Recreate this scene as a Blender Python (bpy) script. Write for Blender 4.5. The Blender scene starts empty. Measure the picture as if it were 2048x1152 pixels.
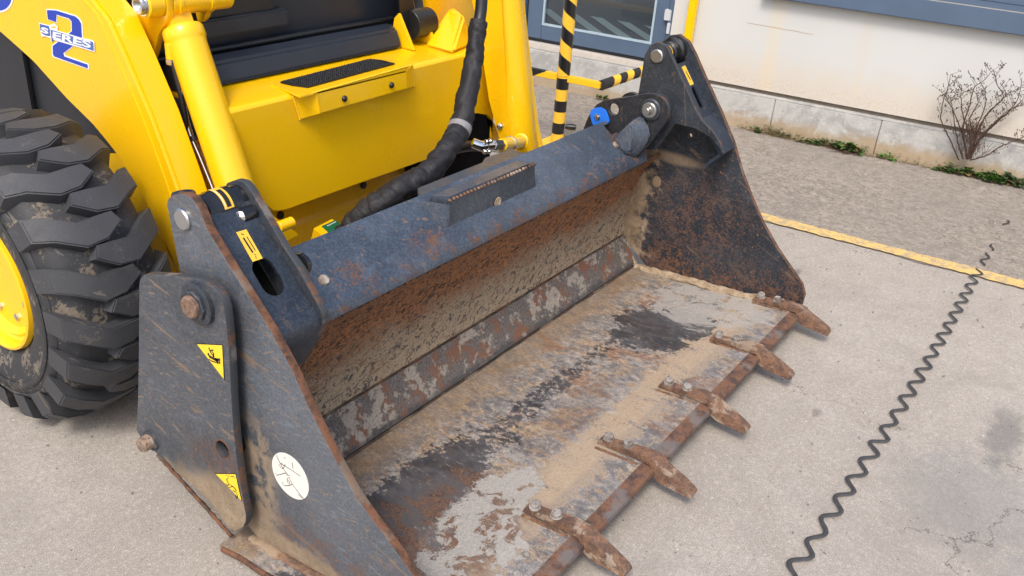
import bpy, bmesh, math, random
import numpy as np
from mathutils import Vector, Matrix, noise as mnoise
random.seed(7)
SC = bpy.context.scene
COL = SC.collection
R = math.radians

# ------------------------------------------------------------------ camera, sky, sun, exposure
FPX, PIT, ROL, YX = 1810.5, .47872, .080606, .990374
_f = np.array([0, math.cos(PIT), -math.sin(PIT)]); _r = np.array([1., 0, 0]); _u = np.cross(_r, _f)
_r2 = math.cos(ROL)*_r + math.sin(ROL)*_u; _u2 = -math.sin(ROL)*_r + math.cos(ROL)*_u
_M = np.array([[math.cos(YX), math.sin(YX), 0], [-math.sin(YX), math.cos(YX), 0], [0, 0, 1.]])
CR, CU, CF = _M@_r2, _M@_u2, _M@_f
CAM = np.array([0, 0, 1.55])
cd = bpy.data.cameras.new('camera'); cam = bpy.data.objects.new('camera', cd); COL.objects.link(cam)
cd.sensor_width = 36; cd.lens = FPX/2048*36; cd.clip_end = 500; cd.clip_start = .05
cam.matrix_world = Matrix(((CR[0], CU[0], -CF[0], CAM[0]), (CR[1], CU[1], -CF[1], CAM[1]), (CR[2], CU[2], -CF[2], CAM[2]), (0, 0, 0, 1)))
SC.camera = cam

SUNDIR = Vector((-.70, -.26, 1.0)).normalized()      # towards the sun
W = bpy.data.worlds.new('World'); SC.world = W; W.use_nodes = True
nt = W.node_tree; nt.nodes.clear()
wo_ = nt.nodes.new('ShaderNodeOutputWorld'); bg = nt.nodes.new('ShaderNodeBackground'); sk = nt.nodes.new('ShaderNodeTexSky')
sk.sky_type = 'NISHITA'; sk.sun_disc = False
sk.sun_elevation = math.asin(SUNDIR.z); sk.sun_rotation = math.atan2(SUNDIR.x, SUNDIR.y)
sk.air_density = 1.0; sk.dust_density = 4.0; sk.ozone_density = .6
bg.inputs[1].default_value = .15
nt.links.new(sk.outputs[0], bg.inputs[0]); nt.links.new(bg.outputs[0], wo_.inputs[0])
sd = bpy.data.lights.new('sun', 'SUN'); sd.energy = 1.25; sd.angle = R(15); sd.color = (1, .955, .89)
sun = bpy.data.objects.new('sun', sd); COL.objects.link(sun); sun.location = (0, 0, 8)
sun.rotation_euler = SUNDIR.to_track_quat('Z', 'Y').to_euler()
SC.view_settings.view_transform = 'Standard'; SC.view_settings.look = 'None'
SC.view_settings.gamma = 1; SC.view_settings.use_curve_mapping = False
SC.view_settings.exposure = .68

# ------------------------------------------------------------------ helpers: points
def ray(px, py): return CF + CR*((px-1024)/FPX) + CU*((576-py)/FPX)
def P(px, py, ax, val):
    d = ray(px, py); t = (val-CAM[ax])/d[ax]; return Vector(CAM+t*d)
def PP(px, py, P0, n):
    P0 = np.array(P0, float); n = np.array(n, float); r = ray(px, py)
    return Vector(CAM + r*(np.dot(P0-CAM, n)/np.dot(r, n)))
def yz(pts, x): return [(P(a, b, 0, x).y, P(a, b, 0, x).z) for a, b in pts]

# ------------------------------------------------------------------ helpers: objects
def tag(o, label=None, cat=None, group=None, kind=None):
    if label: o['label'] = label
    if cat: o['category'] = cat
    if group: o['group'] = group
    if kind: o['kind'] = kind
    return o
def thing(name, loc, label, cat, group=None):
    o = bpy.data.objects.new(name, None); COL.objects.link(o); o.location = loc; o.empty_display_size = .1
    return tag(o, label, cat, group)
def wpos(o):
    v = Vector((0, 0, 0))
    while o: v += o.location; o = o.parent
    return v
def obj(name, me, mats, parent=None, smooth=None, kind=None, label=None):
    if isinstance(me, bmesh.types.BMesh):
        bm = me; me = bpy.data.meshes.new(name); bm.to_mesh(me); bm.free()
    me.name = name
    if mats is not None:
        if not isinstance(mats, (list, tuple)): mats = [mats]
        idx = [p.material_index for p in me.polygons]; me.materials.clear()
        for m in mats: me.materials.append(m)
        me.polygons.foreach_set('material_index', [min(i, len(mats)-1) for i in idx])
    o = bpy.data.objects.new(name, me); COL.objects.link(o)
    if parent:
        me.transform(Matrix.Translation(-wpos(parent))); o.parent = parent
    if smooth is not None:
        me.shade_smooth()
        me.set_sharp_from_angle(angle=R(smooth))
    return tag(o, label=label, kind=kind)
def join(bms):
    out = bmesh.new()
    for b in bms:
        me = bpy.data.meshes.new('t'); b.to_mesh(me); b.free(); out.from_mesh(me); bpy.data.meshes.remove(me)
    return out

def curve_mesh(cu):
    o = bpy.data.objects.new('t', cu); COL.objects.link(o)
    dg = bpy.context.evaluated_depsgraph_get(); dg.update()
    me = bpy.data.meshes.new_from_object(o.evaluated_get(dg))
    bpy.data.objects.remove(o); bpy.data.curves.remove(cu)
    return me
def plate_mesh(outline, holes, t, bevel=.0015, axes=None, origin=None, rim=True):
    """flat plate with holes; outline in (u,v); thickness t centred on w=0"""
    cu = bpy.data.curves.new('t', 'CURVE'); cu.dimensions = '2D'; cu.fill_mode = 'BOTH'
    cu.extrude = max(t/2-bevel, 1e-5); cu.bevel_depth = bevel; cu.bevel_resolution = 1; cu.offset = -bevel
    for loop in [outline]+list(holes):
        s = cu.splines.new('POLY'); s.points.add(len(loop)-1); s.use_cyclic_u = True
        for p, q in zip(s.points, loop): p.co = (q[0], q[1], 0, 1)
    me = curve_mesh(cu)
    if rim:
        for pl in me.polygons: pl.material_index = 1 if abs(pl.normal.z) < .75 else 0
    U, V, O = axes[0], axes[1], origin
    Wv = U.cross(V)
    me.transform(Matrix(((U.x, V.x, Wv.x, O.x), (U.y, V.y, Wv.y, O.y), (U.z, V.z, Wv.z, O.z), (0, 0, 0, 1))))
    return me
YZ = (Vector((0, 1, 0)), Vector((0, 0, 1)))
def xplate(name, outline, x0, x1, mats, parent, holes=(), bevel=.0015, **k):
    me = plate_mesh(outline, holes, abs(x1-x0), bevel, YZ, Vector(((x0+x1)/2, 0, 0)), rim=isinstance(mats, (list, tuple)))
    return obj(name, me, mats, parent, smooth=40, **k)
def smooth_poly(pts, r=.01, n=3, skip=()):
    out = []; N = len(pts)
    for i in range(N):
        a, b, c = Vector(pts[i-1]), Vector(pts[i]), Vector(pts[(i+1) % N])
        if i in skip: out.append(tuple(b)); continue
        d1, d2 = (a-b), (c-b); k = min(r, d1.length*.45, d2.length*.45)
        p, q = b+d1.normalized()*k, b+d2.normalized()*k
        for j in range(n+1):
            t = j/n; out.append(tuple((1-t)**2*p+2*t*(1-t)*b+t*t*q))
    return out
def circ(c, r, n=24, a0=0, a1=2*math.pi, ry=None):
    ry = ry or r
    return [(c[0]+r*math.cos(a0+(a1-a0)*i/n), c[1]+ry*math.sin(a0+(a1-a0)*i/n)) for i in range(n)]

def prism(pts, vec, bev=0):
    bm = bmesh.new(); vs = [bm.verts.new(p) for p in pts]; f = bm.faces.new(vs)
    ext = bmesh.ops.extrude_face_region(bm, geom=[f])
    bmesh.ops.translate(bm, vec=vec, verts=[v for v in ext['geom'] if isinstance(v, bmesh.types.BMVert)])
    bmesh.ops.recalc_face_normals(bm, faces=bm.faces)
    if bev: bmesh.ops.bevel(bm, geom=list(bm.edges), offset=bev, segments=2, affect='EDGES', clamp_overlap=True)
    return bm
def box(lo, hi, bev=0):
    lo, hi = Vector(lo), Vector(hi)
    return prism([(lo.x, lo.y, lo.z), (hi.x, lo.y, lo.z), (hi.x, hi.y, lo.z), (lo.x, hi.y, lo.z)], (0, 0, hi.z-lo.z), bev)
def hull(pts, bev=0):
    bm = bmesh.new(); [bm.verts.new(p) for p in pts]
    bmesh.ops.convex_hull(bm, input=bm.verts); bmesh.ops.dissolve_limit(bm, angle_limit=.02, verts=bm.verts, edges=bm.edges)
    bmesh.ops.recalc_face_normals(bm, faces=bm.faces)
    if bev: bmesh.ops.bevel(bm, geom=list(bm.edges), offset=bev, segments=2, affect='EDGES', clamp_overlap=True)
    return bm
def lathe(p, axis, prof, n=32, a0=0, caps=True):
    """prof: list of (t along axis, radius)"""
    axis = Vector(axis).normalized(); p = Vector(p)
    u = axis.orthogonal().normalized(); v = axis.cross(u); bm = bmesh.new(); rings = []
    for t, r in prof:
        if r < 1e-6: rings.append([bm.verts.new(p+axis*t)])
        else: rings.append([bm.verts.new(p+axis*t+(u*math.cos(a0+2*math.pi*i/n)+v*math.sin(a0+2*math.pi*i/n))*r) for i in range(n)])
    for A, B in zip(rings, rings[1:]):
        for i in range(n):
            j = (i+1) % n
            if len(A) == 1 and len(B) == 1: continue
            if len(A) == 1: bm.faces.new((A[0], B[i], B[j]))
            elif len(B) == 1: bm.faces.new((A[i], B[0], A[j]))
            else: bm.faces.new((A[i], B[i], B[j], A[j]))
    if caps:
        for Rg in (rings[0], rings[-1]):
            if len(Rg) > 2: bm.faces.new(Rg)
    bmesh.ops.recalc_face_normals(bm, faces=bm.faces)
    return bm
def cyl(a, b, r, n=24, ch=.001, r2=None):
    a, b = Vector(a), Vector(b); L = (b-a).length; r2 = r2 or r
    return lathe(a, b-a, [(0, r-ch), (ch, r), (L-ch, r2), (L, r2-ch)], n)
def spline(pts, n=8):
    pts = [Vector(p) for p in pts]; out = []
    for i in range(len(pts)-1):
        p0, p1, p2, p3 = pts[max(i-1, 0)], pts[i], pts[i+1], pts[min(i+2, len(pts)-1)]
        for j in range(n):
            t = j/n
            out.append(.5*((2*p1)+(-p0+p2)*t+(2*p0-5*p1+4*p2-p3)*t*t+(-p0+3*p1-3*p2+p3)*t**3))
    return out+[pts[-1]]
def tube(pts, rad, n=10, caps=True, bm=None):
    pts = [Vector(p) for p in pts]; own = bm is None; bm = bm or bmesh.new(); rings = []; u = None
    for i, p in enumerate(pts):
        t = (pts[min(i+1, len(pts)-1)]-pts[max(i-1, 0)]).normalized()
        if u is None: u = t.orthogonal().normalized()
        u = (u-t*u.dot(t)).normalized(); v = t.cross(u)
        if callable(rad):
            rings.append([bm.verts.new(p+(u*math.cos(2*math.pi*k/n)+v*math.sin(2*math.pi*k/n))*rad(i/(len(pts)-1), 2*math.pi*k/n)) for k in range(n)])
        else:
            rr = rad[i] if isinstance(rad, (list, tuple)) else rad
            rings.append([bm.verts.new(p+(u*math.cos(2*math.pi*k/n)+v*math.sin(2*math.pi*k/n))*rr) for k in range(n)])
    for A, B in zip(rings, rings[1:]):
        for k in range(n): bm.faces.new((A[k], A[(k+1) % n], B[(k+1) % n], B[k]))
    if caps and len(rings) > 1: bm.faces.new(rings[0][::-1]); bm.faces.new(rings[-1])
    return bm
def sheet(prof, xs, t, jit=0):
    """profile of (y,z) swept along x, given thickness t to the back"""
    bm = bmesh.new(); g = []
    for x in xs:
        g.append([bm.verts.new((x, y, z)) for y, z in prof])
    for A, B in zip(g, g[1:]):
        for i in range(len(prof)-1): bm.faces.new((A[i], A[i+1], B[i+1], B[i]))
    bmesh.ops.recalc_face_normals(bm, faces=bm.faces)
    bmesh.ops.solidify(bm, geom=list(bm.faces), thickness=t)
    bmesh.ops.recalc_face_normals(bm, faces=bm.faces)
    return bm
def ribbon(pts, w, nrm, bm, lift=0):
    """thin flat line of ink/tape along pts on a plane with normal nrm"""
    nrm = Vector(nrm).normalized(); pts = [Vector(p)+nrm*lift for p in pts]; L = []
    for i, p in enumerate(pts):
        t = (pts[min(i+1, len(pts)-1)]-pts[max(i-1, 0)]); t = t.normalized() if t.length > 0 else Vector((1, 0, 0))
        s = t.cross(nrm)*w/2; L.append((bm.verts.new(p-s), bm.verts.new(p+s)))
    for A, B in zip(L, L[1:]): bm.faces.new((A[0], A[1], B[1], B[0]))

# ------------------------------------------------------------------ materials
class G:
    def __init__(s, name):
        s.m = bpy.data.materials.new(name); s.m.use_nodes = True; s.t = s.m.node_tree; s.t.nodes.clear()
        s.out = s.n('ShaderNodeOutputMaterial'); s.b = s.n('ShaderNodeBsdfPrincipled'); s.l(s.b.outputs[0], s.out.inputs[0])
        s.geo = s.n('ShaderNodeNewGeometry'); s.pos = s.geo.outputs['Position']; s._sep = None
    def n(s, ty, **k):
        x = s.t.nodes.new(ty)
        for a, b in k.items(): setattr(x, a, b)
        return x
    def l(s, a, b): s.t.links.new(a, b)
    def put(s, sock, v):
        if isinstance(v, bpy.types.NodeSocket): s.l(v, sock)
        elif isinstance(v, (tuple, list)) and len(v) == 3 and sock.type == 'RGBA': sock.default_value = (*v, 1)
        elif sock.type == 'RGBA' and isinstance(v, (int, float)): sock.default_value = (v, v, v, 1)
        else: sock.default_value = v
    def mapv(s, scale=(1, 1, 1), rot=(0, 0, 0), vec=None, loc=(0, 0, 0)):
        a = vec or s.pos
        if rot != (0, 0, 0):
            r = s.n('ShaderNodeMapping'); r.vector_type = 'POINT'; s.l(a, r.inputs[0]); r.inputs[2].default_value = rot; a = r.outputs[0]
        x = s.n('ShaderNodeMapping'); s.l(a, x.inputs[0]); x.inputs[3].default_value = scale; x.inputs[1].default_value = loc
        return x.outputs[0]
    def noise(s, sc, det=4, rough=.55, dist=0, st=(1, 1, 1), rot=(0, 0, 0), loc=(0, 0, 0), col=False):
        x = s.n('ShaderNodeTexNoise'); s.l(s.mapv(st, rot, loc=loc), x.inputs['Vector'])
        x.inputs['Scale'].default_value = sc; x.inputs['Detail'].default_value = det; x.inputs['Roughness'].default_value = rough; x.inputs['Distortion'].default_value = dist
        return x.outputs['Color' if col else 'Fac']
    def vor(s, sc, feat='F1', st=(1, 1, 1), out='Distance'):
        x = s.n('ShaderNodeTexVoronoi'); x.feature = feat; s.l(s.mapv(st), x.inputs['Vector']); x.inputs['Scale'].default_value = sc
        return x.outputs[out]
    def thr(s, v, lo, hi, a=0., b=1.):
        x = s.n('ShaderNodeMapRange', interpolation_type='SMOOTHSTEP'); s.put(x.inputs[0], v)
        x.inputs[1].default_value = lo; x.inputs[2].default_value = hi; x.inputs[3].default_value = a; x.inputs[4].default_value = b
        return x.outputs[0]
    def math(s, op, a, b=0.):
        x = s.n('ShaderNodeMath', operation=op); s.put(x.inputs[0], a); s.put(x.inputs[1], b); return x.outputs[0]
    def mul(s, *v):
        r = v[0]
        for k in v[1:]: r = s.math('MULTIPLY', r, k)
        return r
    def add(s, *v):
        r = v[0]
        for k in v[1:]: r = s.math('ADD', r, k)
        return r
    def mx(s, *v):
        r = v[0]
        for k in v[1:]: r = s.math('MAXIMUM', r, k)
        return r
    def inv(s, a): return s.math('SUBTRACT', 1., a)
    def mix(s, f, a, b):
        x = s.n('ShaderNodeMix', data_type='RGBA'); s.put(x.inputs[0], f); s.put(x.inputs[6], a); s.put(x.inputs[7], b); return x.outputs[2]
    @property
    def xyz(s):
        if s._sep is None:
            s._sep = s.n('ShaderNodeSeparateXYZ'); s.l(s.pos, s._sep.inputs[0])
        return s._sep.outputs
    def band(s, c, lo, hi, soft, wob=None):
        v = s.xyz[c]
        if wob is not None: v = s.add(v, wob)
        return s.mul(s.thr(v, lo-soft, lo+soft), s.thr(v, hi-soft, hi+soft, 1., 0.))
    def blob(s, c, r, soft=.25, nz=None):
        """1 inside an ellipsoid round c with radii r; nz is added to the distance"""
        x = s.n('ShaderNodeVectorMath', operation='SUBTRACT'); s.l(s.pos, x.inputs[0]); x.inputs[1].default_value = c
        y = s.n('ShaderNodeVectorMath', operation='DIVIDE'); s.l(x.outputs[0], y.inputs[0]); y.inputs[1].default_value = r
        z = s.n('ShaderNodeVectorMath', operation='LENGTH'); s.l(y.outputs[0], z.inputs[0]); d = z.outputs['Value']
        if nz is not None: d = s.add(d, nz)
        return s.thr(d, 1-soft, 1+soft, 1., 0.)
    def fin(s, col, rough=.5, metal=0., bump=None, bs=.4, bd=.002, coat=0., spec=.5):
        s.put(s.b.inputs['Base Color'], col); s.put(s.b.inputs['Roughness'], rough); s.put(s.b.inputs['Metallic'], metal)
        s.b.inputs['Coat Weight'].default_value = coat; s.b.inputs['Coat Roughness'].default_value = .08
        s.b.inputs['Specular IOR Level'].default_value = spec
        if bump is not None:
            x = s.n('ShaderNodeBump'); x.inputs['Strength'].default_value = bs; x.inputs['Distance'].default_value = bd
            s.put(x.inputs['Height'], bump); s.l(x.outputs[0], s.b.inputs['Normal'])
        return s.m
def centre(g, f, k=1.): return g.mul(g.math('SUBTRACT', f, .5), k)

def m_plain(name, c, rough=.5, metal=0., coat=0., var=.12, sc=30, spec=.5, bump=0.):
    g = G(name); n = g.noise(sc, 5, .6)
    lo = tuple(x*(1-var) for x in c); hi = tuple(min(1, x*(1+var)) for x in c)
    return g.fin(g.mix(n, lo, hi), g.thr(n, .2, .8, rough*.85, min(1, rough*1.15)), metal, n if bump else None, .3, bump, coat, spec)

def m_yellow():
    g = G('yellow_paint'); n = g.noise(2.5, 3); f = g.noise(90, 4, .7); d = g.noise(7, 6, .65)
    c = g.mix(n, (.88, .500, .002), (.92, .540, .003))
    c = g.mix(g.mul(g.thr(f, .60, .70), g.thr(d, .48, .62), .30), c, (.50, .34, .02))
    c = g.mix(g.mul(g.thr(g.noise(3.1, 7, .75, .6, loc=(4, 4, 0)), .60, .70), .18), c, (.45, .33, .06))
    b = g.noise(260, 2, .5)
    return g.fin(c, g.thr(d, .3, .7, .24, .36), 0, b, .06, .0006, .35)
YEL = m_yellow()
YELB = m_plain('yellow_tape', (.90, .52, .02), .4, coat=.2, var=.08, sc=60)
YELL = m_plain('yellow_label', (.88, .62, .03), .4, var=.08)
YELA = m_plain('amber_label', (.86, .50, .05), .4, var=.1)
INK = m_plain('black_print', (.012, .012, .013), .5)
BLK = m_plain('black_plastic', (.012, .013, .015), .38, var=.3, sc=20)
BLKG = m_plain('black_sleeve_paint', (.010, .011, .013), .22, coat=.4, var=.3)
NAVY = m_plain('dark_grey_panel', (.017, .022, .032), .36, var=.25, sc=12)
VOID = m_plain('shade_black', (.006, .006, .007), .8, spec=.1)  # near-black colour standing in for deep shade in holes and gaps
CHROME = m_plain('chrome', (.72, .72, .72), .14, 1., var=.1)
ZINC = m_plain('zinc_plated_steel', (.56, .57, .58), .34, 1., var=.22, sc=120)
WHITE = m_plain('white_paint', (.72, .70, .64), .55, var=.1, sc=60)
BLUEP = m_plain('blue_paint', (.012, .16, .72), .35, coat=.3)
DBLUE = m_plain('royal_blue_vinyl', (.012, .045, .40), .35, var=.06)
MBLUE = m_plain('mid_blue_vinyl', (.06, .13, .40), .35, var=.1)
WVIN = m_plain('white_vinyl', (.82, .82, .82), .4, var=.04)
GREEN = m_plain('green_label', (.006, .12, .055), .4)
FOAM = m_plain('black_foam', (.018, .017, .019), .75, var=.3, sc=60)

def scratchset(g, rot, k=1., seed=0.):
    a = g.noise(120, 4, .65, .9, (1, 1, .20), rot, (seed, 0, 0))
    b = g.noise(140, 4, .65, 1.3, (1, 1, .22), (rot[0]+.3, rot[1]+.1, rot[2]), (seed+3, 0, 0))
    c = g.noise(26, 3, .6, 2.2, (1, 1, .12), (rot[0]-.25, rot[1], rot[2]), (seed+9, 1, 0))
    return g.thr(a, .585, .64), g.thr(b, .60, .64), g.thr(c, .63, .655)
def m_steel(name, base=(.048, .056, .068), rust=.5, mud=0., scr=1., rot=(.9, 0, 0), rough=.36, metal=.15, seed=0., zone=None, fleck=.5):
    """painted gunmetal plate with scratches, rust flecks, dust; zone(g)->(rust mask, mud mask) adds stains of their own shape"""
    g = G(name)
    big = g.noise(3.2, 6, .62, .4, loc=(seed, 0, 0)); mid = g.noise(19, 6, .68, .3, loc=(seed, 2, 0)); fine = g.noise(150, 4, .7)
    c = g.mix(g.thr(big, .35, .65), tuple(x*.78 for x in base), tuple(x*1.22 for x in base))
    c = g.mix(g.mul(g.thr(mid, .5, .68), .35), c, tuple(x*1.9+.01 for x in base))
    c = g.mix(g.mul(g.thr(fine, .50, .60), .40), c, tuple(x*1.7+.01 for x in base))
    c = g.mix(g.mul(g.thr(fine, .46, .38), .40), c, tuple(x*.5 for x in base))
    s1, s2, s3 = scratchset(g, rot, scr, seed)
    c = g.mix(g.mul(s1, .40*scr, g.thr(big, .42, .60)), c, tuple(x*2.3+.02 for x in base))
    c = g.mix(g.mul(s2, .55*scr, g.thr(big, .38, .58)), c, (.27, .195, .125))
    c = g.mix(g.mul(s3, .45*scr, g.thr(mid, .35, .55)), c, (.30, .19, .10))
    rz = g.thr(g.add(g.mul(mid, .6), g.mul(big, .4)), .64-.12*rust, .70-.10*rust)
    rz = g.mul(rz, min(1, rust*1.4)); mz = None
    if zone:
        a, mz = zone(g, big, mid, fine)
        if a is not None: rz = g.mx(rz, a)
    rc = g.mix(g.thr(fine, .35, .65), (.060, .028, .018), (.20, .078, .030))
    rc = g.mix(g.thr(mid, .5, .65), rc, (.15, .080, .045))
    c = g.mix(rz, c, rc)
    fl = g.thr(g.noise(75, 3, .6, .5, loc=(seed, 5, 0)), .72-.05*fleck, .75-.05*fleck)
    c = g.mix(g.mul(fl, .8), c, (.30, .15, .06))
    m = g.mul(g.thr(g.noise(9, 6, .7, .2, loc=(seed, 8, 0)), .62-.2*mud, .72-.2*mud), min(1, mud*1.6)) if mud > 0 else None
    if mz is not None: m = g.mx(m, mz) if m is not None else mz
    rg = g.thr(mid, .3, .7, rough-.07, rough+.12); rg = g.mix(rz, rg, .85)
    bump = g.add(g.mul(mid, .5), g.mul(fine, .35), g.mul(rz, .5))
    if m is not None:
        mc = g.mix(g.thr(mid, .35, .65), (.23, .165, .10), (.34, .26, .175)); mc = g.mix(g.thr(fine, .55, .7), mc, (.15, .105, .065))
        c = g.mix(m, c, mc); rg = g.mix(m, rg, .93); bump = g.add(bump, g.mul(m, 1.1))
    rg2 = g.n('ShaderNodeRGBToBW'); g.l(rg, rg2.inputs[0])
    return g.fin(c, rg2.outputs[0], metal, bump, .35, .0016, .0)

def zone_side(g, big, mid, fine):       # near side plate: brown scorch low down, muddy foot
    sc = g.blob((1.02, 1.02, .10), (.5, .26, .10), .5, centre(g, big, 1.2))
    mu = g.mul(g.thr(g.add(g.xyz[2], centre(g, mid, .10), centre(g, big, .06)), .075, .10, 1., 0.), .85)
    mu2 = g.mul(g.band(1, 1.245, 1.36, .03, centre(g, mid, .05)), g.thr(g.xyz[2], .30, .42, 1., 0.), g.thr(mid, .42, .5))
    return g.mul(sc, g.thr(mid, .44, .60), g.thr(fine, .4, .55), .8), g.mx(mu, g.mul(mu2, .7))
def zone_wing(g, big, mid, fine):
    mu = g.mul(g.blob((.98, 1.36, .08), (.3, .20, .12), .25, centre(g, mid, .9)), .9)
    ru = g.mul(g.blob((.98, 1.36, .25), (.3, .10, .05), .5, centre(g, mid, 1.2)), g.thr(fine, .46, .56), .55)
    return ru, mu
def zone_far(g, big, mid, fine):        # inside of the far side plate: rust towards the floor, clay by the back
    low = g.thr(g.add(g.xyz[2], centre(g, big, .35), centre(g, mid, .25)), .06, .26, 1., 0.)
    ru = g.mul(g.mx(low, g.mul(g.blob((2.95, 1.15, .30), (.3, .22, .16), .5, centre(g, mid, 1.6)), .6)), g.thr(g.add(g.mul(mid, .5), g.mul(fine, .5)), .46, .56), .85)
    mu = g.mul(g.thr(g.add(g.xyz[1], centre(g, mid, .28), centre(g, big, .16)), 1.34, 1.40), g.thr(g.xyz[2], .52, .60, 1., 0.))
    mu = g.mx(mu, g.blob((2.95, 1.33, .385), (.1, .018, .022), .12, centre(g, fine, .3)))
    mu = g.mx(mu, g.mul(g.blob((2.95, 1.28, .49), (.3, .10, .02), .5, centre(g, mid, 1.2)), .8))
    return ru, mu
ST = m_steel('gunmetal_steel', rust=.18)
ST_SIDE = m_steel('scratched_side_steel', (.088, .100, .118), .16, 0, 1.2, (1.60, 0, 0), zone=zone_side)
ST_WING = m_steel('scratched_wing_steel', (.062, .070, .083), .18, 0, 1.2, (1.60, 0, 0), seed=4, zone=zone_wing, fleck=.8)
ST_FAR = m_steel('worn_inner_side_steel', (.030, .037, .048), .35, 0, .8, (1.35, 0, 0), seed=7, zone=zone_far, fleck=.9)
ST_EAR = m_steel('ear_steel', (.032, .038, .048), .12, 0, .5, (.5, 0, 0), seed=11, fleck=.1)
ST_WEB = m_steel('web_steel', (.028, .038, .055), .03, 0, .35, (.3, 0, 0), rough=.33, seed=13, fleck=0)
ST_BRK = m_steel('bracket_steel', (.016, .018, .023), .05, 0, .4, (.3, .2, 0), rough=.42, seed=17, fleck=0)
def zone_beam(g, big, mid, fine):
    low = g.thr(g.add(g.xyz[1], centre(g, mid, .10), centre(g, big, .05)), 1.335, 1.365, 1., 0.)
    pa = g.mx(g.mul(g.blob((1.66, 1.37, .54), (.07, .035, .06), .35, centre(g, mid, 2.)), 1.), g.blob((2.74, 1.40, .57), (.05, .05, .06), .5, centre(g, mid, 2.)))
    pa = g.mx(pa, g.blob((1.39, 1.375, .545), (.06, .03, .06), .3, centre(g, mid, 2.6)))
    return g.mul(g.mx(g.mul(low, g.thr(mid, .46, .58)), pa), g.thr(g.add(g.mul(fine, .6), g.mul(mid, .4)), .48, .56)), None
ST_BEAM = m_steel('blue_grey_spill_steel', (.064, .086, .120), .36, 0, 1.2, (.2, .3, 0), .34, .25, seed=21, zone=zone_beam, fleck=.45)
ST_BOX = m_steel('dark_bracket_steel', (.050, .062, .080), .16, 0, .5, (.4, .4, 0), seed=25)

ST_COVER = m_steel('cover_steel', (.050, .063, .085), .12, 0, .8, (.4, .3, 0), .36, 0, seed=31, fleck=.3)
def m_rust(name='rusty_edge', mudk=.4, dark=(.045, .025, .018), mid_=(.16, .070, .036), hi=(.16, .12, .09)):
    g = G(name); a = g.noise(24, 6, .7, .3); b = g.noise(130, 4, .7); d = g.noise(9, 4)
    c = g.mix(g.thr(a, .36, .58), dark, mid_); c = g.mix(g.thr(b, .5, .7), c, (.10, .045, .022))
    c = g.mix(g.mul(g.thr(d, .60-.1*mudk, .68-.1*mudk), .8), c, hi)
    return g.fin(c, .82, 0, g.add(a, b), .5, .002)
RIM = m_rust('rusty_edge')
def m_rim2():
    g = G('worn_edge'); a = g.noise(28, 5, .7); b = g.noise(8, 4)
    c = g.mix(g.thr(a, .52, .62), (.045, .050, .058), (.12, .062, .038)); c = g.mix(g.thr(b, .58, .66), c, (.15, .14, .13))
    return g.fin(c, .6, .1, a, .4, .0015)
RIM2 = m_rim2()
def m_tooth():
    g = G('rusty_tooth_steel'); a = g.noise(30, 6, .7, .5); b = g.noise(150, 4, .7); d = g.noise(20, 5, .6, .4, (1, .5, 1), loc=(5, 1, 0))
    c = g.mix(g.thr(a, .36, .62), (.095, .055, .040), (.235, .125, .072)); c = g.mix(g.thr(b, .50, .62), c, (.085, .055, .045))
    c = g.mix(g.mul(g.thr(g.add(g.mul(d, .7), g.mul(b, .3)), .52, .58), .65), c, (.38, .31, .235))
    return g.fin(c, .78, 0, g.add(a, g.mul(b, .6), g.thr(d, .53, .57)), .55, .002)
TOOTH = m_tooth()

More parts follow.
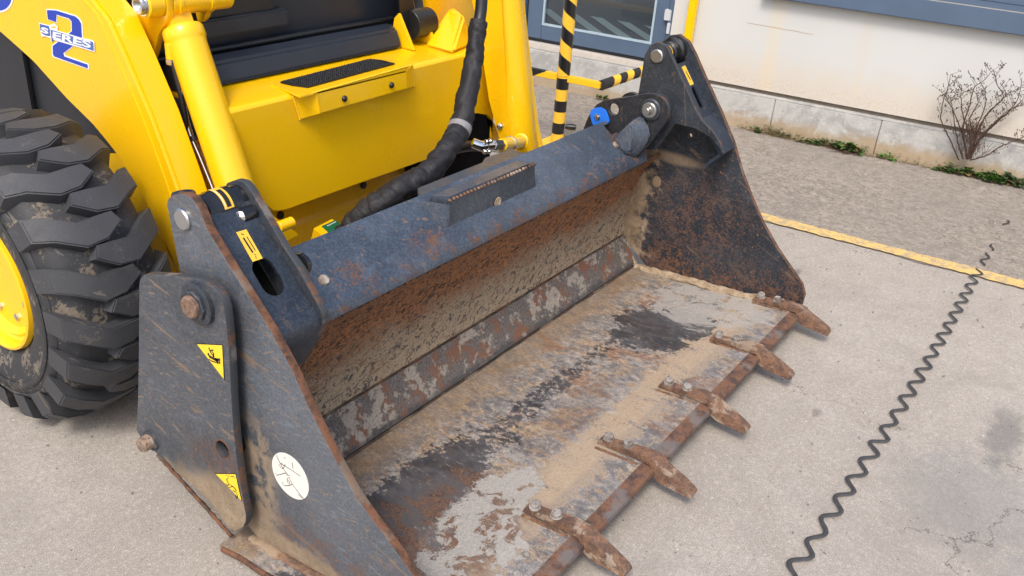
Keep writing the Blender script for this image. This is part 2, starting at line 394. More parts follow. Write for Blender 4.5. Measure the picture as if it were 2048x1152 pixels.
def dust_layers(g, c, seed, amt, dcol=((.30, .215, .14), (.44, .34, .235)), st=(1, 1, 1), sc=34):
    n = g.noise(sc, 6, .72, .5, st, loc=(seed, 0, 0)); n2 = g.noise(sc*4, 3, .7, .3, st, loc=(seed, 4, 0))
    m = g.thr(g.add(g.mul(n, .7), g.mul(n2, .3), g.mul(amt, .42)), .60, .72)
    return g.mix(m, c, g.mix(g.thr(n2, .3, .7), *dcol)), m
def m_floor():
    g = G('dusty_worn_floor_steel')
    big = g.noise(3.0, 5, .6, .6, (1, .8, 1)); mid = g.noise(15, 7, .7, .4, (1, .45, 1)); st = g.noise(60, 6, .75, .6, (1.2, .42, 1), (0, 0, .25))
    fine = g.noise(170, 4, .75, .3); sw = g.noise(11, 5, .65, 1.6, (1, .7, 1), loc=(3, 3, 0))
    c = g.mix(g.thr(g.add(g.mul(mid, .6), g.mul(st, .4)), .40, .62), (.12, .115, .115), (.31, .285, .26))
    c = g.mix(g.thr(g.add(g.mul(sw, .5), g.mul(st, .5)), .47, .58), c, (.32, .225, .135))
    c = g.mix(g.mul(g.thr(fine, .54, .60), .5), c, (.10, .095, .10))
    c = g.mix(g.mul(g.thr(g.noise(8, 6, .7, .5, (1, .6, 1), loc=(9, 0, 0)), .54, .62), .8), c, (.22, .115, .062))
    c = g.mix(g.mul(g.thr(st, .58, .66), .55), c, (.44, .40, .35))
    c = g.mix(g.mul(g.thr(fine, .60, .68), .45), c, (.42, .33, .24))
    chip = g.noise(58, 7, .82, .4, (1, .8, 1), loc=(0, 6, 0)); c = g.mix(g.mul(g.thr(chip, .545, .575), .75), c, (.075, .075, .085))
    c = g.mix(g.mul(g.thr(chip, .45, .42), .6), c, (.43, .38, .32))
    # brown dust along the back crease
    bk = g.mul(g.thr(g.add(g.xyz[1], centre(g, mid, .10)), 1.22, 1.32), g.thr(fine, .30, .62))
    c = g.mix(g.mul(bk, .8), c, (.20, .135, .08))
    # tan band just before and after the cutting edge seam
    wob = g.add(centre(g, mid, .16), centre(g, st, .05))
    tb = g.mul(g.band(1, .80, .93, .03, wob), g.thr(g.add(mid, centre(g, fine, .6)), .33, .48))
    tb = g.thr(g.add(g.mul(tb, .6), g.math('MULTIPLY', g.math('SUBTRACT', chip, .5), 1.8)), .24, .34)
    c = g.mix(g.mul(tb, .85), c, g.mix(g.thr(fine, .4, .6), (.33, .245, .165), (.42, .325, .225)))
    fr = g.mul(g.thr(g.add(g.xyz[1], wob), .82, .80, 0., 1.), g.thr(mid, .5, .54))
    c = g.mix(g.mul(g.thr(g.xyz[1], .84, .82), g.thr(fine, .48, .56), g.thr(mid, .42, .5), .65), c, (.13, .135, .15))
    # bare dark steel patches
    dk = g.mx(g.blob((1.30, 1.12, .05), (.40, .11, .3), .35, centre(g, mid, 1.8)),
              g.blob((2.52, 1.06, .05), (.18, .13, .3), .3, centre(g, mid, 1.8)),
              g.mul(g.blob((1.95, 1.13, .05), (.45, .040, .3), .6, centre(g, mid, 2.2)), .62),
              g.mul(g.blob((2.60, .93, .05), (.10, .05, .3), .3, centre(g, mid, 2.4)), .9))
    dk = g.thr(g.add(g.mul(dk, .62), g.math('MULTIPLY', g.math('SUBTRACT', chip, .5), 1.9)), .26, .36)
    dkc = g.mix(g.mul(g.thr(st, .58, .64), .6), g.mix(g.thr(mid, .4, .6), (.030, .032, .038), (.065, .068, .078)), (.22, .19, .17))
    c = g.mix(g.mul(dk, .88), c, dkc)
    # rust sheet and pale dried mud near the left end and the far corner
    rs = g.mx(g.blob((1.30, .98, .05), (.25, .17, .3), .2, centre(g, mid, 1.4)), g.mul(g.blob((1.95, 1.00, .05), (.22, .06, .3), .5, centre(g, mid, 2.)), .4))
    rs = g.mul(rs, g.thr(g.add(g.mul(fine, .5), g.mul(st, .5)), .40, .50))
    rcol = g.mix(g.thr(fine, .35, .65), (.085, .050, .038), (.21, .115, .072))
    rcol = g.mix(g.thr(mid, .50, .58), rcol, (.10, .09, .088))
    c = g.mix(g.mul(rs, .9), c, rcol)
    hole = g.noise(17, 7, .7, .5, loc=(2, 7, 0))
    pm = g.mx(g.mul(g.blob((1.43, .95, .05), (.20, .085, .3), .05, centre(g, mid, 1.7)), g.thr(hole, .56, .54)),
              g.mul(g.blob((1.22, .87, .05), (.19, .10, .3), .05, centre(g, mid, 2.0)), g.thr(hole, .53, .51)),
              g.mul(g.blob((2.80, .98, .05), (.20, .20, .3), .12, centre(g, mid, 2.2)), g.thr(hole, .60, .55), .8))
    pc = g.mix(g.thr(fine, .35, .7), (.29, .275, .25), (.40, .375, .34))
    c = g.mix(pm, c, pc)
    ro = g.mix(pm, g.mix(dk, g.thr(mid, .3, .7, .62, .88), .45), .92); bw = g.n('ShaderNodeRGBToBW'); g.l(ro, bw.inputs[0])
    return g.fin(c, bw.outputs[0], .0, g.add(g.mul(mid, .6), g.mul(fine, .5), g.mul(pm, .9), g.mul(st, .35), g.mul(rs, .3)), .5, .0024)
FLOOR = m_floor()
def m_back():
    g = G('mud_caked_back_steel'); mid = g.noise(20, 6, .7, .6, (.55, 1, 1)); fine = g.noise(75, 5, .7, 1.2, (.55, 1, 1), (0, .5, 0)); big = g.noise(4, 4)
    grain = g.noise(180, 4, .75)
    up = g.thr(g.add(g.xyz[2], centre(g, mid, .16), centre(g, big, .16)), .21, .35)
    mud = g.mix(g.thr(grain, .3, .7), (.24, .180, .115), (.42, .32, .215))
    rust = g.mix(g.thr(fine, .43, .57), (.045, .024, .016), (.56, .225, .07))
    c = g.mix(up, mud, rust)
    pit = g.thr(fine, g_lo, .60) if False else g.thr(fine, .53, .575)
    c = g.mix(g.mul(pit, .9), c, (.040, .038, .042))
    c = g.mix(g.mul(g.thr(mid, .56, .64), g.inv(up), .6), c, (.20, .085, .035))
    top = g.thr(g.add(g.xyz[2], centre(g, mid, .05)), .475, .51)
    c = g.mix(g.mul(top, .7), c, (.055, .04, .032))
    return g.fin(c, .86, 0, g.add(g.mul(fine, -1.), g.mul(grain, .4), g.mul(mid, .6)), .7, .004)
BACK = m_back()
def m_strip():
    g = G('flaking_mud_strip'); a = g.noise(12, 7, .72, .1); b = g.noise(15, 8, .75, .15, loc=(3, 0, 0)); f = g.noise(150, 4, .7)
    c = g.mix(g.thr(f, .4, .6), (.075, .066, .062), (.14, .12, .11)); c = g.mix(g.thr(a, .50, .56), c, (.16, .075, .045))
    c = g.mix(g.thr(b, .50, .54), c, g.mix(g.thr(f, .3, .7), (.20, .175, .145), (.33, .29, .24)))
    c = g.mix(g.mul(g.thr(g.add(g.xyz[2], centre(g, a, .05)), .055, .04), .8), c, (.045, .043, .045))
    return g.fin(c, .85, 0, g.add(g.thr(b, .50, .54), f), .6, .003)
STRIP = m_strip()
def m_mud():
    g = G('dried_mud'); a = g.noise(25, 5, .7); f = g.noise(140, 4, .7)
    c = g.mix(g.thr(a, .35, .65), (.24, .17, .105), (.42, .335, .235)); c = g.mix(g.thr(f, .55, .7), c, (.16, .10, .06))
    return g.fin(c, .95, 0, g.add(a, f), .7, .004)
MUD = m_mud()

def m_concrete(name, a, b, rough_=0):
    g = G(name); big = g.noise(1.1, 5, .6, .4); mid = g.noise(9, 6, .7, .3); fine = g.noise(80, 6, .85, .5); gr = g.noise(330, 3, .8)
    c = g.mix(g.thr(g.add(g.mul(big, .6), g.mul(mid, .4)), .36, .64), a, b)
    c = g.mix(g.mul(g.thr(fine, .46, .58), .55), c, tuple(x*.62 for x in b))
    c = g.mix(g.mul(g.thr(fine, .46, .38), .5), c, tuple(min(1, x*1.3) for x in b))
    c = g.mix(g.mul(g.thr(gr, .52, .64), .7), c, tuple(min(1, x*1.45) for x in b))
    c = g.mix(g.mul(g.thr(gr, .44, .36), .7), c, tuple(x*.5 for x in a))
    v = g.vor(95); v2 = g.vor(42)
    c = g.mix(g.mul(g.thr(v, .13, .07), g.thr(mid, .42, .55), .8), c, (.66, .63, .57))
    c = g.mix(g.mul(g.thr(v2, .15, .09), g.thr(g.noise(21, 3, .6, loc=(4, 4, 0)), .55, .60), .85), c, (.10, .08, .065))
    c = g.mix(g.mul(g.thr(g.vor(60, st=(1, .4, 1)), .14, .08), g.thr(g.noise(17, 3, .6, loc=(8, 1, 0)), .56, .60), .7), c, (.14, .11, .09))
    c = g.mix(g.mul(g.thr(g.vor(33), .12, .08), g.thr(g.noise(19, 3, .6, loc=(1, 8, 0)), .58, .62), .8), c, (.62, .60, .56))
    c = g.mix(g.mul(g.thr(g.noise(38, 4, .7, 1.5, (1, .45, 1)), .64, .68), .45), c, (.20, .165, .135))
    if rough_:
        c = g.mix(g.mul(g.thr(g.noise(18, 7, .85, .6, (1, .85, 1), loc=(5, 0, 0)), .49, .55), .5), c, (.41, .36, .305))
        c = g.mix(g.mul(g.thr(g.noise(34, 7, .85, .6, (1, .8, 1), loc=(7, 0, 0)), .53, .58), .55), c, (.15, .13, .115))
        c = g.mix(g.mul(g.thr(mid, .5, .66), .5), c, (.15, .135, .12)); s = g.noise(55, 6, .85, .8, (1, .75, 1))
        c = g.mix(g.mul(g.thr(s, .55, .62), .65), c, (.44, .39, .33)); c = g.mix(g.mul(g.thr(s, .46, .40), .65), c, (.13, .11, .095))
        c = g.mix(g.mul(g.thr(big, .45, .65), .35), c, (.17, .155, .14))
    else:
        for cc, rr, k, col in (((2.75, -.02, 0), (.16, .05, 1), .5, (.10, .10, .105)), ((2.35, .0, 0), (.22, .17, 1), .38, (.16, .165, .17)), ((3.4, .87, 0), (.035, .02, 1), .7, (.10, .09, .08)),
                               ((2.47, .47, 0), (.022, .012, 1), .45, (.10, .09, .075)), ((1.55, .3, 0), (.06, .02, 1), .5, (.12, .12, .12)), ((2.0, -.2, 0), (.3, .1, 1), .25, (.2, .21, .22))):
            c = g.mix(g.mul(g.blob(cc, rr, .45, centre(g, g.noise(22, 5, .7), 2.2)), k), c, col)
    wv = g.n('ShaderNodeVectorMath', operation='ADD'); g.l(g.mapv(), wv.inputs[0]); nz = g.noise(5, 5, .7, col=True)
    sc_ = g.n('ShaderNodeVectorMath', operation='SCALE'); g.l(nz, sc_.inputs[0]); sc_.inputs['Scale'].default_value = .30; g.l(sc_.outputs[0], wv.inputs[1])
    ck = g.n('ShaderNodeTexVoronoi'); ck.feature = 'DISTANCE_TO_EDGE'; g.l(wv.outputs[0], ck.inputs['Vector']); ck.inputs['Scale'].default_value = 1.15
    ckm = g.mul(g.thr(ck.outputs['Distance'], .0042, .0018), g.thr(g.noise(1.7, 3, .6, loc=(3, 8, 0)), .50, .58))
    c = g.mix(g.mul(ckm, .7), c, (.10, .085, .07))
    c = g.mix(g.mul(g.thr(g.noise(2.6, 7, .72, .5, loc=(6, 2, 0)), .52, .64), .35), c, tuple(x*.66 for x in b))
    return g.fin(c, .93, 0, g.add(g.mul(fine, .5), g.mul(gr, .3), g.mul(mid, .4), g.mul(g.thr(v, .13, .07), .4)), (.5 if rough_ else .42), (.0035 if rough_ else .003), spec=.3)
CONC = m_concrete('pale_concrete', (.30, .270, .236), (.395, .362, .322))
CONR = m_concrete('rough_concrete', (.20, .176, .150), (.315, .280, .240), 1)
def m_wall():
    g = G('cream_render'); a = g.noise(1.6, 5, .6, 0, (1, 1, .4)); b = g.noise(11, 6, .7); f = g.noise(70, 4, .7); sk_ = g.noise(5, 5, .6, .4, (1.5, 1.5, .12))
    c = g.mix(a, (.50, .505, .49), (.565, .575, .565))
    low = g.thr(g.add(g.xyz[2], centre(g, b, .12)), .28, .36, 1., 0.)
    c = g.mix(g.mul(low, g.thr(g.noise(120, 5, .8), .45, .6), .45), c, (.42, .30, .17))
    low2 = g.thr(g.add(g.xyz[2], centre(g, b, .22)), .34, .50, 1., 0.); c = g.mix(g.mul(low2, .28), c, (.58, .45, .30))
    c = g.mix(g.mul(g.thr(sk_, .58, .72), .16), c, (.60, .48, .30))
    c = g.mix(g.mul(g.band(1, 1.71, 1.79, .02, centre(g, b, .03)), .17), c, (.72, .52, .22))
    hi = g.mul(g.thr(g.add(g.xyz[2], centre(g, b, .04)), .73, .775), g.thr(g.xyz[1], 1.75, 1.6)); c = g.mix(g.mul(hi, .25), c, (.55, .42, .28))
    return g.fin(c, .9, 0, g.add(g.mul(b, .5), g.mul(f, .4)), .3, .003, spec=.25)
WALL = m_wall()
def m_plinth():
    g = G('weathered_plinth_stone'); a = g.noise(5, 6, .7, .5); b = g.noise(30, 6, .75); f = g.noise(120, 4, .75)
    c = g.mix(g.thr(a, .38, .6), (.33, .33, .32), (.45, .45, .43)); c = g.mix(g.mul(g.thr(b, .52, .62), .5), c, (.55, .54, .51))
    low = g.thr(g.add(g.xyz[2], centre(g, a, .16), centre(g, b, .05)), .05, .12, 1., 0.); c = g.mix(g.mul(low, .75), c, (.37, .265, .145))
    c = g.mix(g.mul(g.thr(f, .60, .68), .5), c, (.16, .14, .115))
    return g.fin(c, .93, 0, g.add(a, g.mul(b, .7), g.mul(f, .5)), .6, .006)
PLINTH = m_plinth()
def m_line():
    g = G('worn_yellow_line'); b = g.noise(30, 6, .75, .5); f = g.noise(150, 4, .8); a = g.noise(6, 4)
    c = g.mix(g.thr(f, .3, .7), (.62, .41, .13), (.74, .52, .20))
    w = g.thr(g.add(g.mul(b, .6), g.mul(f, .4)), .475, .54)
    c = g.mix(g.mul(w, .88), c, (.36, .30, .215))
    return g.fin(c, .9, 0, g.add(b, f), .4, .003, spec=.25)
LINE = m_line()
RUB = m_plain('joint_rubber', (.045, .045, .047), .62, var=.5, sc=60, bump=.002)
def m_tyre(name, dirt):
    g = G(name); a = g.noise(14, 6, .7, .3); f = g.noise(120, 4, .75); s = g.noise(30, 3, .6, .8, (1, 1, .1), (.9, .4, 0))
    c = g.mix(a, (.034, .036, .041), (.062, .064, .070)) if dirt < .2 else g.mix(a, (.020, .021, .024), (.040, .041, .045)); c = g.mix(g.mul(g.thr(s, .66, .70), .6), c, (.16, .14, .12))
    c = g.mix(g.mul(g.thr(f, .62, .70), .5), c, (.13, .12, .105))
    m = g.thr(g.add(g.mul(a, .75), g.mul(f, .25)), .60-.14*dirt, .66-.14*dirt)
    c = g.mix(g.mul(m, dirt), c, g.mix(f, (.20, .16, .115), (.33, .27, .20)))
    return g.fin(c, g.thr(a, .3, .7, .50, .75), 0, g.add(f, g.mul(m, 1.)), .4, .002)
TLUG = m_tyre('tyre_lug_rubber', .17); TYRE = m_tyre('dirty_tyre_rubber', .55); TSIDE = m_tyre('tyre_sidewall_rubber', .45)
def m_fabric():
    g = G('black_hose_fabric'); a = g.noise(26, 5, .7, .5); f = g.noise(400, 2, .6); d = g.noise(12, 5, .7)
    c = g.mix(a, (.006, .006, .008), (.015, .015, .019)); c = g.mix(g.mul(g.thr(d, .60, .72), .25), c, (.08, .075, .07))
    return g.fin(c, .6, 0, g.add(a, g.mul(f, .25)), .7, .006)
FABRIC = m_fabric()
BLUEF = m_plain('blue_grey_frame_paint', (.080, .120, .185), .38, var=.12, sc=8)
DKF = m_plain('dark_frame_gasket', (.02, .025, .032), .5)
def m_glass():
    g = G('window_glass'); g.b.inputs['Transmission Weight'].default_value = 1; g.b.inputs['IOR'].default_value = 1.5
    g.fin((.62, .68, .68), .02); g.b.inputs['Transmission Weight'].default_value = 1; return g.m
GLASS = m_glass()
LEAFM = []
for i, (c1, c2) in enumerate((((.035, .085, .018), (.085, .17, .035)), ((.075, .19, .03), (.13, .28, .05)), ((.16, .13, .045), (.27, .19, .08)), ((.045, .09, .035), (.09, .14, .06)))):
    g = G(('dark_green_leaf', 'bright_green_leaf', 'withered_leaf', 'grey_green_leaf')[i]); n = g.noise(40, 3)
    g.fin(g.mix(n, c1, c2), .6); g.b.inputs['Subsurface Weight'].default_value = 0; LEAFM.append(g.m)
TWIG = m_plain('dead_twig_bark', (.070, .038, .025), .85, var=.4, sc=50)
PEB = m_plain('pebble', (.25, .22, .19), .9, var=.6, sc=30)

# ------------------------------------------------------------------ ground
def grid_sheet(x0, x1, y0, y1, z, nx=1, ny=1):
    bm = bmesh.new(); v = [[bm.verts.new((x0+(x1-x0)*i/nx, y0+(y1-y0)*j/ny, z)) for j in range(ny+1)] for i in range(nx+1)]
    for i in range(nx):
        for j in range(ny): bm.faces.new((v[i][j], v[i+1][j], v[i+1][j+1], v[i][j+1]))
    return bm
tag(obj('ground', grid_sheet(-60, 60, -60, 60, 0), CONC), kind='structure')
bm = bmesh.new()
ln0 = [(-2.2, 3.56), (1.21, 3.86), (.11, 3.96), (-6, 4.50)]     # painted line runs slightly off the wall direction
def lx(y): return 3.86+(1.21-y)*.0909
def sheetpoly(pts, z, mat, name, kind='structure'):
    bm = bmesh.new(); bm.faces.new([bm.verts.new((a, b, z)) for a, b in pts]); bmesh.ops.recalc_face_normals(bm, faces=bm.faces)
    if bm.faces[:][0].normal.z < 0: bmesh.ops.reverse_faces(bm, faces=bm.faces)
    return obj(name, bm, mat, kind=kind)
wav = [lx(y)-.036+.012*math.sin(y*9)+random.uniform(-.01, .01) for y in np.arange(8, -8.01, -.1)]
sheetpoly([(w, y) for w, y in zip(wav, np.arange(8, -8.01, -.1))]+[(40, -8), (40, 8)], .004, CONR, 'rough_pavement')
edge = lambda s: [(lx(y)+s*(.042+random.uniform(-.005, .005)), y) for y in np.arange(6, -6.01, -.02)]
sheetpoly(edge(-1)+edge(1)[::-1], .008, LINE, 'painted_line')
# wavy rubber expansion joint running straight away beside the bucket
bm = bmesh.new(); pts = []
nseg = 1400; amp = .0165
for i in range(nseg+1):
    x = .6+(6.2)*i/nseg; ph = (x-.6)/.105*2*math.pi
    fade = 1. if x < 3.9 else max(.55, 1-(x-3.9)*1.2)
    pts.append(Vector((x+.004*mnoise.noise(Vector((x*9, 0, 0))), .285+amp*math.sin(ph+.5*mnoise.noise(Vector((x*5, 3, 0))))*fade*(1+.35*mnoise.noise(Vector((x*6, 9, 0))))+.012*math.sin(x*1.7)-.006*(x-2), .0105)))
for cut in ((0, int(nseg*.545)), (int(nseg*.556), int(nseg*.580)), (int(nseg*.588), int(nseg*.600)), (int(nseg*.648), int(nseg*.662))):
    tube([p if cut[0] == 0 else p+Vector((0, 0, .001)) for p in pts[cut[0]:cut[1]]], (lambda t, a: (.0068-.0018*t)*(1+.22*mnoise.noise(Vector((t*160, 0, 0))))) if cut[0] == 0 else .0042, 8, bm=bm)
for v in bm.verts: v.co.z = .0105+(v.co.z-.0105)*.45
obj('expansion_joint', bm, RUB, kind='structure', smooth=60)
bm = bmesh.new()
for k in range(900):
    x = random.uniform(.9, 5.1); y = random.uniform(-1.2, 3.0)
    if random.random() < .5: x = random.uniform(4.0, 5.2)
    s = random.uniform(.0015, .0045)*(1.3 if x > 4 else .8)
    m = Matrix.Translation((x, y, .004+s*.3)) @ Matrix.Rotation(random.uniform(0, 6), 4, 'Z') @ Matrix.Diagonal((s*random.uniform(1, 2), s, s*.6, 1))
    bmesh.ops.create_icosphere(bm, subdivisions=1, radius=1, matrix=m)
tag(obj('pebbles', bm, PEB, smooth=60), 'tiny stones and grit scattered over the concrete', 'pebbles', kind='stuff')

# ------------------------------------------------------------------ building
WA = P(1459, 252, 2, 0); WB = P(2048, 375, 2, 0); WD = (WB-WA).normalized(); WN = Vector((WD.y, -WD.x, 0))
if WN.x > 0: WN = -WN                        # towards the camera
def wp(s, z, o=0): return WA + WD*s + WN*o + Vector((0, 0, z))
def wbox(s0, s1, z0, z1, o0, o1, bev=0): return prism([wp(s0, z0, o0), wp(s1, z0, o0), wp(s1, z0, o1), wp(s0, z0, o1)], (0, 0, z1-z0), bev)
bld = thing('building', wp(0, 0, -.1), 'cream rendered building with blue grey door and window frames on a stone plinth', 'building')
WO = -.03                                     # wall face stands back from the plinth face
for s0, s1, z0, z1 in ((-9, -1.52, .240, 3.2), (-1.52, -.46, 2.35, 3.2), (-.46, .05, .240, 3.2), (.05, 3.2, .240, .762), (.05, 3.2, 1.9, 3.2), (3.2, 9, .240, 3.2)):
    obj('wall', wbox(s0, s1, z0, z1, WO, -.30), WALL, bld)
ss = [-9, -6, -4.4, -3, -1.55]
pj = [-.48, -.155, .235, .83, 1.62, 2.5, 3.4, 5, 7, 9]
for sq, hh in ((ss, .205), (pj, .205)):
    for a, b in zip(sq, sq[1:]):
        bm = wbox(a+.0015, b-.0015, -.02, hh, .0+random.uniform(-.002, .003), -.29, .004)
        obj('plinth_block', bm, PLINTH, bld, smooth=30)
obj('sill_ledge', wbox(-.47, 9, .2052, .215, -.005, -.28, .003), PLINTH, bld)
# recessed dark joint between plinth and render
obj('joint_strip', wbox(-.46, 9, .2151, .2395, -.045, -.06), m_plain('joint_wood', (.16, .135, .11), .9, var=.5), bld)
# doorstep
obj('door_step', wbox(-1.545, -.485, -.02, .225, .0, -.33, .008), PLINTH, bld, smooth=30)
obj('threshold', wbox(-1.52, -.46, .2255, .262, -.035, -.25, .004), m_plain('sill_stone', (.50, .46, .41), .85, var=.2, sc=40, bump=.003), bld)
# door
dr = obj('door', join([wbox(-1.44, -1.335, .285, 2.25, -.075, -.125, .003), wbox(-.585, -.50, .285, 2.25, -.075, -.125, .003),
                       wbox(-1.335, -.585, .285, .375, -.0752, -.1252, .003), wbox(-1.335, -.585, 2.15, 2.25, -.0752, -.1252, .003)]), BLUEF, bld)
obj('frame', join([wbox(-1.52, -1.449, .2625, 2.35, -.05, -.14, .003), wbox(-.494, -.46, .2625, 2.35, -.05, -.14, .003), wbox(-1.449, -.494, 2.26, 2.35, -.0505, -.1395, .003)]), BLUEF, dr)
obj('bottom_seal', wbox(-1.445, -.498, .2655, .284, -.09, -.12), DKF, dr)
obj('glass_pane', wbox(-1.338, -.582, .372, 2.153, -.099, -.107), GLASS, dr)
bead = join([wbox(-1.335, -1.322, .375, 2.15, -.0745, -.09), wbox(-.598, -.585, .375, 2.15, -.0745, -.09), wbox(-1.322, -.598, .375, .388, -.0745, -.09)])
obj('glazing_bead', bead, m_plain('bead', (.35, .45, .52), .4), dr)
for z in (.535,):
    obj('hinge', join([wbox(-.520, -.478, z, z+.065, -.045, -.075, .004), wbox(-.492, -.472, z-.075, z-.01, -.04, -.052, .003)]), m_plain('hinge_grey', (.5, .52, .55), .5), dr)
# room behind the glass
FLG = m_plain('room_floor_grey', (.20, .205, .21), .6, var=.2); STW = m_plain('pale_stripe_paint', (.62, .72, .66), .5)
obj('room_floor', wbox(-2.4, .3, .20, .30, -.31, -3.2), FLG, bld)
obj('room_wall', join([wbox(-2.4, .3, .30, 2.2, -3.2, -3.25), wbox(-2.45, -2.4, .30, 2.2, -.31, -3.2), wbox(.3, .35, .3, 2.2, -.31, -3.2)]), m_plain('room_wall_grey', (.40, .41, .41), .8), bld)
bm = bmesh.new()
for k in range(-2, 10):
    a = -1.95+k*.21
    bm.faces.new([bm.verts.new(wp(*q[:1], .304, q[1])) for q in ((a, -.42), (a+.10, -.42), (a-.38, -.98), (a-.48, -.98))])
bmesh.ops.recalc_face_normals(bm, faces=bm.faces)
obj('floor_stripe', bm, STW, bld)
tb = thing('table', wp(-.85, .30, -1.3), 'dark table leg and rail standing inside the room behind the glass door', 'table')
DT = m_plain('dark_table_metal', (.05, .05, .055), .5)
obj('leg', wbox(-.93, -.86, .3005, .86, -1.25, -1.32), DT, tb); obj('leg', wbox(.05, .12, .3005, .86, -1.25, -1.32), DT, tb)
obj('table_top', wbox(-1.0, .2, .8605, .92, -1.2, -1.9), DT, tb)
# window at the right
wn = obj('window', join([wbox(.05, 3.2, .762, .865, .028, -.20, .004), wbox(.05, 3.2, .8655, .895, .006, -.20, .003), wbox(.05, 3.2, .8955, .925, -.018, -.20, .003), wbox(.05, .12, .9255, 1.85, -.02, -.12), wbox(3.1, 3.2, .9255, 1.85, -.02, -.12), wbox(.05, 3.2, 1.8505, 1.9, -.02, -.12)]), BLUEF, bld)
obj('sealant_line', wbox(.06, 3.19, .8652, .8685, .018, .0062), m_plain('sealant', (.35, .33, .30), .8), wn)
obj('window_pane', wbox(.12, 3.1, .9257, 1.85, -.07, -.078), m_plain('dark_glass', (.01, .012, .014), .08), wn)
# scratched crack in the render
bm = bmesh.new()
ribbon([wp(s, .600-.018*(s-.12)+random.uniform(-.002, .002), WO) for s in np.linspace(-.02, .36, 16)], .0022, WN, bm, .0008)
obj('crack', bm, m_plain('crack_brown', (.40, .27, .14), .9), bld)
pole = thing('yellow_pipe', wp(-.335, .21, .03), 'square yellow pipe standing against the cream wall right of the door', 'pipe')
obj('pipe_body', wbox(-.36, -.312, .2155, 2.9, .028, -.022, .006), YEL, pole, smooth=30)
obj('clip', wbox(-.368, -.304, 1.6, 1.63, .034, -.028, .002), ZINC, pole)

# ------------------------------------------------------------------ striped barrier post
px0, py0 = 4.03, 2.43
bp = thing('barrier_post', (px0, py0, .004), 'round post with black and yellow hazard stripes before the glass door', 'barrier post')
def m_stripe():
    g = G('hazard_stripe_tape'); z = g.xyz[2]
    ang = g.math('ARCTAN2', g.math('SUBTRACT', g.xyz[1], py0), g.math('SUBTRACT', g.xyz[0], px0))
    hz = g.thr(z, .375, .379)               # helix above the rails, plain rings below
    t1 = g.add(g.mul(z, 1/.142), g.mul(ang, .159155), 10.079); t2 = g.add(g.mul(z, 1/.12), 10.942)
    t = g.add(g.mul(t1, hz), g.mul(t2, g.inv(hz)))
    fr = g.math('FRACT', t); m = g.thr(fr, .495, .505)
    # wrap edge
    n = g.noise(50, 3)
    c = g.mix(m, g.mix(n, (.82, .47, .03), (.90, .55, .05)), (.010, .010, .011))
    return g.fin(c, .33, 0, n, .1, .001, .2)
obj('pole', cyl((px0, py0, .012), (px0, py0, 1.15), .033, 32), m_stripe(), bp, smooth=40)
obj('base_plate', box((px0-.09, py0-.09, .0045), (px0+.09, py0+.09, .0118), .002), YELB, bp)
for dx_, dy_ in ((-.07, -.07), (.07, -.07), (-.07, .07), (.07, .07)):
    obj('anchor_bolt', lathe((px0+dx_, py0+dy_, .0119), (0, 0, 1), [(0, .011), (.012, .010), (.014, .006), (.03, .005), (.03, 0)], 6), ZINC, bp, smooth=30)
obj('clamp_knob', lathe((px0+.02, py0-.03, .105), (.5, -.85, 0), [(0, .012), (.03, .018), (.055, .016), (.06, 0)], 12), BLK, bp, smooth=40)
RZ = .365
wd2 = Vector((WD.x, WD.y, 0))
def rail_pt(t, z=0): return Vector((px0, py0, RZ+z)) + wd2*t
def rbox(a, b, hw=.017, bev=.003):
    a, b = Vector(a), Vector(b); d = (b-a).normalized(); s = Vector((-d.y, d.x, 0))*hw
    return prism([a-s-Vector((0, 0, hw)), b-s-Vector((0, 0, hw)), b+s-Vector((0, 0, hw)), a+s-Vector((0, 0, hw))], (0, 0, 2*hw), bev)
obj('rail', rbox(rail_pt(-1.1), rail_pt(-.030)), YELB, bp)
bend = rail_pt(.215)
obj('rail', rbox(rail_pt(.030), bend), YELB, bp)
bm = rbox(rail_pt(-.235), rail_pt(-.135), .0185, .002)
for v in bm.verts:
    t = (v.co-rail_pt(0)).dot(wd2)
    if v.co.z > RZ: v.co += wd2*(.035 if t > -.18 else -.02)
    elif t > -.18: v.co -= wd2*.03
obj('black_tape', bm, INK, bp)
endw = bend + Vector((1.02, -.0, 0))
obj('foam_rail', tube([bend+Vector((t, 0, 0)) for t in (0, .1, .5, .98)], .026, 20), FOAM, bp, smooth=50)
bm = []
for k in range(7):
    t = .10+k*.145
    c = bmesh.new(); N = 20; r1 = .0273; rings = []
    for q in (0, .5, 1):
        rings.append([c.verts.new((bend.x+t+q*.07+.018*math.cos(2*math.pi*i/N-.9), bend.y+r1*math.cos(2*math.pi*i/N), RZ+r1*math.sin(2*math.pi*i/N))) for i in range(N)])
    for A, B in zip(rings, rings[1:]):
        for i in range(N): c.faces.new((A[i], A[(i+1) % N], B[(i+1) % N], B[i]))
    obj('yellow_band', c, YELB, bp, smooth=50)

# ------------------------------------------------------------------ loader machine
ldr = thing('skid_steer_loader', (1.98, 2.6, 0), 'yellow skid steer loader with chunky tyre, lift arms and tilt cylinders', 'loader')
XA = 1.33
# near lift arm: outer plate, edge strip, front plate
armpx = [(-260, -160), (-120, -30), (0, 63), (67, 123), (133, 197), (187, 250), (233, 307), (277, 377), (300, 418), (323, 473), (345, 515), (362, 560), (375, 620), (420, 640), (400, 520), (372, 440), (350, 370), (300, 233), (250, 117), (213, 37), (182, 0), (160, -50), (120, -140), (60, -260)]
armo = smooth_poly(yz(armpx, XA), .02, 2)
arm = xplate('lift_arm', armo, XA, XA+.012, [YEL, YEL], ldr, bevel=.002)
fl = yz([(60, -260), (120, -140), (160, -50), (182, 0), (213, 37), (250, 117), (300, 233), (350, 370), (400, 520), (420, 640)], XA)
inset = [(y+.022, z+.0) for y, z in fl]
